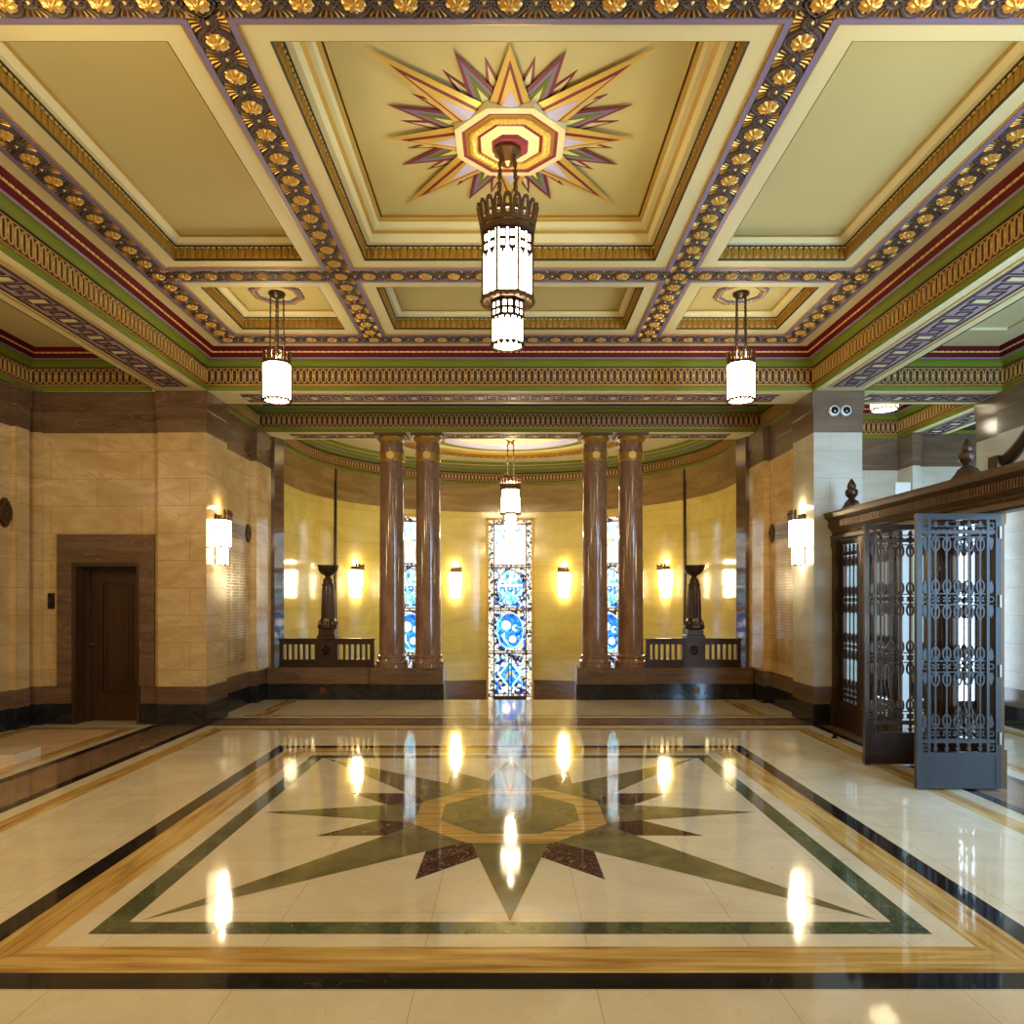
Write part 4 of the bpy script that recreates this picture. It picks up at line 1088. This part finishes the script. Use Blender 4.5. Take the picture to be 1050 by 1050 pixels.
def post(y, w=.11):
    mb = MB(); y -= 6.5; mb.box(-.06,.06,y-w/2,y+w/2,0,2.31); mb.box(-.075,.075,y-w/2-.012,y+w/2+.012,0,.32); mb.box(-.07,.07,y-w/2-.008,y+w/2+.008,2.22,2.31)
    for z in range(12): mb.box(-.066,-.06,y-w*.28,y+w*.28,.4+z*.15,.51+z*.15)
    mb.build('post', M['post'], scr)
for y in (9.13,8.42,6.905,6.21,4.69): post(y)
for (a,b) in ((8.475,9.075),(6.265,6.85)):
    p = MB(); p.box(-.04,.04,a-6.5,b-6.5,.30,.34); p.box(-.045,.045,a-6.5,b-6.5,0,.30); fp = p.build('fixed_panel', M['bronze'], scr)
    sub = fp
    t = MB()
    e = empty('fixed_grille',(0,a-6.5,0),pi/2,scr); lattice(e,b-a,2.30,M['bronze'])
def finial(y, s=1):
    mb = MB(); c = (0,y-6.5,2.64)
    mb.prism([(-.30,0),(.30,0),(.26,.025),(.16,.05),(.09,.09),(.06,.12),(-.06,.12),(-.09,.09),(-.16,.05),(-.26,.025)],-.05,.05,lambda a,b,d:(d,c[1]+a,c[2]+b))
    f = mb.build('finial', M['bronze'], scr)
    mb = MB(); mb.lathe([(.05,.11),(.06,.125),(.036,.145),(.04,.16),(.066,.185),(.074,.225),(.066,.255),(.045,.27),(.05,.285),(.052,.30),(.04,.335),(.018,.375),(.005,.39)],16,c); mb.build('urn', M['bronze'], f, True)
for y in (8.78,6.56): finial(y)
# broken scroll pediment over the centre gates
mb = MB()
for sgn in (1,-1):
    pts = []
    for i in range(22):
        t = i/21; y = CY+sgn*(.68-.56*t); z = 2.72+.05*t+.38*t**1.7
        pts.append((0,y-6.5,z))
    mb.tube(pts,[.055-.015*i/21 for i in range(22)],8)
    sp = [(0,CY-6.5+sgn*(.12-.07*(1-cos(a))*.9),3.15-.0+.07*sin(a)) for a in [k*.3 for k in range(20)]]; mb.tube(sp,.035,8)
    a,b = sorted((CY-6.5+sgn*.62,CY-6.5+sgn*.74)); mb.box(-.07,.07,a,b,2.655,2.78)
mb.build('scroll_pediment', M['bronze'], scr, True)

# ------------------------------------------------------------------ small things on walls and floor
def medallion(loc, rz, label, h=.13, w=.085):
    root = tag(empty('wall_medallion',loc,rz), label, 'medallion', None)
    mb = MB(); o = [(w*cos(a)*(1+.09*cos(4*a)),h*sin(a)*(1+.09*cos(4*a))) for a in [2*pi*k/24 for k in range(24)]]
    T = lambda a,b,c: (a,-c,b)
    mb.prism(o,.001,.022,T); mb.build('disc', M['bronze'], root)
    mb = MB(); mb.ringprism([(x*.82,y*.82) for x,y in o],[(x*.68,y*.68) for x,y in o],.022,.03,T); mb.lathe([(.002,-.02),(.02,0),(.002,.02)],8,(0,-.024,0),cap=False); mb.build('relief', M['bronze_lit'], root)
    return root
medallion((-3.95,11.0,2.57), pi/2, 'oval bronze medallion above the engraved names beside the left wall lamp')
medallion((3.95,11.0,2.57), -pi/2, 'oval bronze medallion above the engraved names beside the right wall lamp')
medallion((XL,8.74,2.62), pi/2, 'dark bronze medallion on the far left wall at the frame edge', .165, .13)
def name_plate(loc, rz, w, label):
    root = tag(empty('name_plate',loc,rz), label, 'plaque', None)
    mb = MB(); mb.box(-w/2,w/2,-.008,-.001,-.11,.11); mb.build('plate', M['brown'], root)
    mb = MB()
    for r_ in range(2):
        x = -w/2+.04
        while x < w/2-.06:
            l = random.uniform(.02,.05); mb.box(x,x+l,-.0095,-.008,.02-r_*.08,.05-r_*.08); x += l+.018
    mb.build('engraved_lines', M['ink'], root)
name_plate((-3.95,10.55,2.56), pi/2, .62, 'engraved brown header plaque beside the left oval medallion')
name_plate((3.95,10.55,2.56), -pi/2, .62, 'engraved brown header plaque beside the right oval medallion')
def inscription(loc, rz, w, z0, z1, cols):
    mb = MB(); z = z1
    while z > z0:
        for c in range(cols):
            cw = w/cols; x = -w/2+c*cw+.02; end = -w/2+(c+1)*cw-random.uniform(.03,.2)*cw-.03
            while x < end:
                l = random.uniform(.012,.05); mb.box(x,min(x+l,end+.005),-.0015,-.0002,z,z+.016); x += l+.012
        z -= .042
    o = mb.build('engraved_names', M['ink'], wl if loc[0] < 0 else None)
    o.location = loc; o.rotation_euler = (0,0,rz)
    return o
inscription((-3.95,10.55,0),pi/2,.9,.62,2.25,3)
inscription((XL,7.9,0),pi/2,1.6,.75,2.36,5)
o = inscription((3.95,10.55,0),-pi/2,.9,.62,2.25,3); o.parent = bpy.data.objects['wall_right']
cr = tag(empty('card_reader',(-5.80,9.255,1.56)), 'small dark wall box beside the brown door surround', 'wall box')
mb = MB(); mb.box(-.04,.04,-.02,0,-.10,.10); mb.build('back_box', M['bronze'], cr); mb = MB(); mb.box(-.03,.03,-.026,-.02,-.085,.085); mb.build('face', M['black'], cr); mb = MB(); mb.box(-.02,-.008,-.03,-.026,-.03,.06); mb.build('strip', M['bronze_lit'], cr)
for px,lab in ((854.5,'left one of two white dome cameras high on the right pier'),(866.7,'right one of two white dome cameras high on the right pier')):
    c = tag(empty('security_camera',((px-523)*9.18/750,9.18,1.6+(613-421.5)*9.18/750)), lab, 'camera', 'dome cameras on the right pier')
    mb = MB(); mb.lathe([(.068,0),(.07,.02),(.06,.04),(.05,.045)],20); h = mb.build('housing', M['white'], c, True); h.rotation_euler = (pi/2,0,0)
    mb = MB(); mb.lathe([(.05,.035),(.046,.05),(.03,.068),(.004,.074)],16); h = mb.build('dome', M['black'], c, True); h.rotation_euler = (pi/2,0,0)
ds = tag(empty('door_stop',(3.70,8.34,0)), 'small dark door stop on the gold floor strip near the screen', 'door stop'); mb = MB(); mb.lathe([(.035,.001),(.035,.012),(.02,.018),(.02,.035),(.003,.04)],12); mb.build('stop_base', M['black'], ds, True)
bx = tag(empty('notice_board',(5.0,9.32,2.2)), 'plain white board standing behind the gate screen in the entrance bay', 'board'); mb = MB(); mb.box(-.095,.095,-.015,.015,-2.19,.87); mb.build('board_panel', M['white'], bx)
sl = tag(empty('floor_slab',(-5.2,7.25,0)), 'low pale marble slab on the floor of the door bay at the left edge', 'slab'); mb = MB(); mb.box(-.5,.42,-.19,.2,.0,.085); mb.build('slab_top', M['f_cream'], sl)
# glowing panel added as the bright daylight strip beyond the gates
wn = struct(empty('daylight_panel',(5.93,9.62,0)))
mb = MB(); mb.box(-.16,.16,-.02,.02,.25,2.75); mb.build('glow_pane', M['g_day'], wn)
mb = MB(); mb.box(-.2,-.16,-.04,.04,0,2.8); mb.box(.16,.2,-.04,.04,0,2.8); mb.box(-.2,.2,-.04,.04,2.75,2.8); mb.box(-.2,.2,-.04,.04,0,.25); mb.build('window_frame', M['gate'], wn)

# ------------------------------------------------------------------ light
def point(name, loc, e, r=.15, col=LAMP[:3]):
    l = bpy.data.lights.new(name,'POINT'); l.energy = e; l.shadow_soft_size = r; l.color = col
    o = bpy.data.objects.new(name,l); COL.objects.link(o); o.location = loc; return o
for x in (-2.5,2.5): point('hall_pendant_light',(x,2.94,3.75),48)
point('near_bay_light',(0,-.6,3.4),52)
point('door_bay_light',(-5.2,3.6,3.6),105)
for p_ in sconce_up: point('sconce_bulb_light',p_,3.0 if p_[1]<11 else 5,.02)
for (x,y,z) in lamp_up: point('lamp_bulb_light',(x,y,z),(9 if y<6 else 6) if y<10 else 130,.06)
point('lamp_bulb_light',(.01,14.2,2.86),55,.05)
point('corridor_light',(5.45,10.65,4.1),5,.1,(1,.9,.7))
a = bpy.data.lights.new('daylight','AREA'); a.shape = 'RECTANGLE'; a.size = 1.6; a.size_y = 3.4; a.energy = 460; a.color = (.40,.68,1.0)
ao = bpy.data.objects.new('daylight',a); COL.objects.link(ao); ao.location = (5.325,1.2,2.2); ao.rotation_euler = (pi/2,0,0)
ao.rotation_euler = Vector((0,1,0)).to_track_quat('-Z','Y').to_euler()
b_ = a.copy(); b_.name = 'side_daylight'; b_.size = 3.2; b_.size_y = 3.3; b_.energy = 140
bo = bpy.data.objects.new('side_daylight',b_); COL.objects.link(bo); bo.location = (XR+.5,4.0,2.15); bo.rotation_euler = Vector((-1,0,0)).to_track_quat('-Z','Y').to_euler()
c_ = a.copy(); c_.name = 'corridor_daylight'; c_.size = 2.1; c_.size_y = 3.4; c_.energy = 170
co_ = bpy.data.objects.new('corridor_daylight',c_); COL.objects.link(co_); co_.location = (9.4,10.9,2.2); co_.rotation_euler = Vector((-1,0,0)).to_track_quat('-Z','Y').to_euler()
wd_ = bpy.data.worlds.new('daylight_sky'); scene.world = wd_; wd_.use_nodes = True
wd_.node_tree.nodes['Background'].inputs[0].default_value = (.6,.78,1,1); wd_.node_tree.nodes['Background'].inputs[1].default_value = 1.0

# ------------------------------------------------------------------ camera
cam = bpy.data.cameras.new('camera'); co = bpy.data.objects.new('camera',cam); COL.objects.link(co)
cam.sensor_width = 36; cam.lens = 750/1050*36; cam.shift_x = 2/1050; cam.shift_y = 88/1050; cam.clip_start = .05
co.location = (0,0,1.6); co.rotation_euler = (pi/2,0,0); scene.camera = co
vs = scene.view_settings; vs.view_transform = 'Standard'; vs.look = 'None'; vs.gamma = 1; vs.use_curve_mapping = False; vs.exposure = 0.7
scene.cycles.max_bounces = 10; scene.cycles.diffuse_bounces = 5; scene.cycles.sample_clamp_indirect = 6
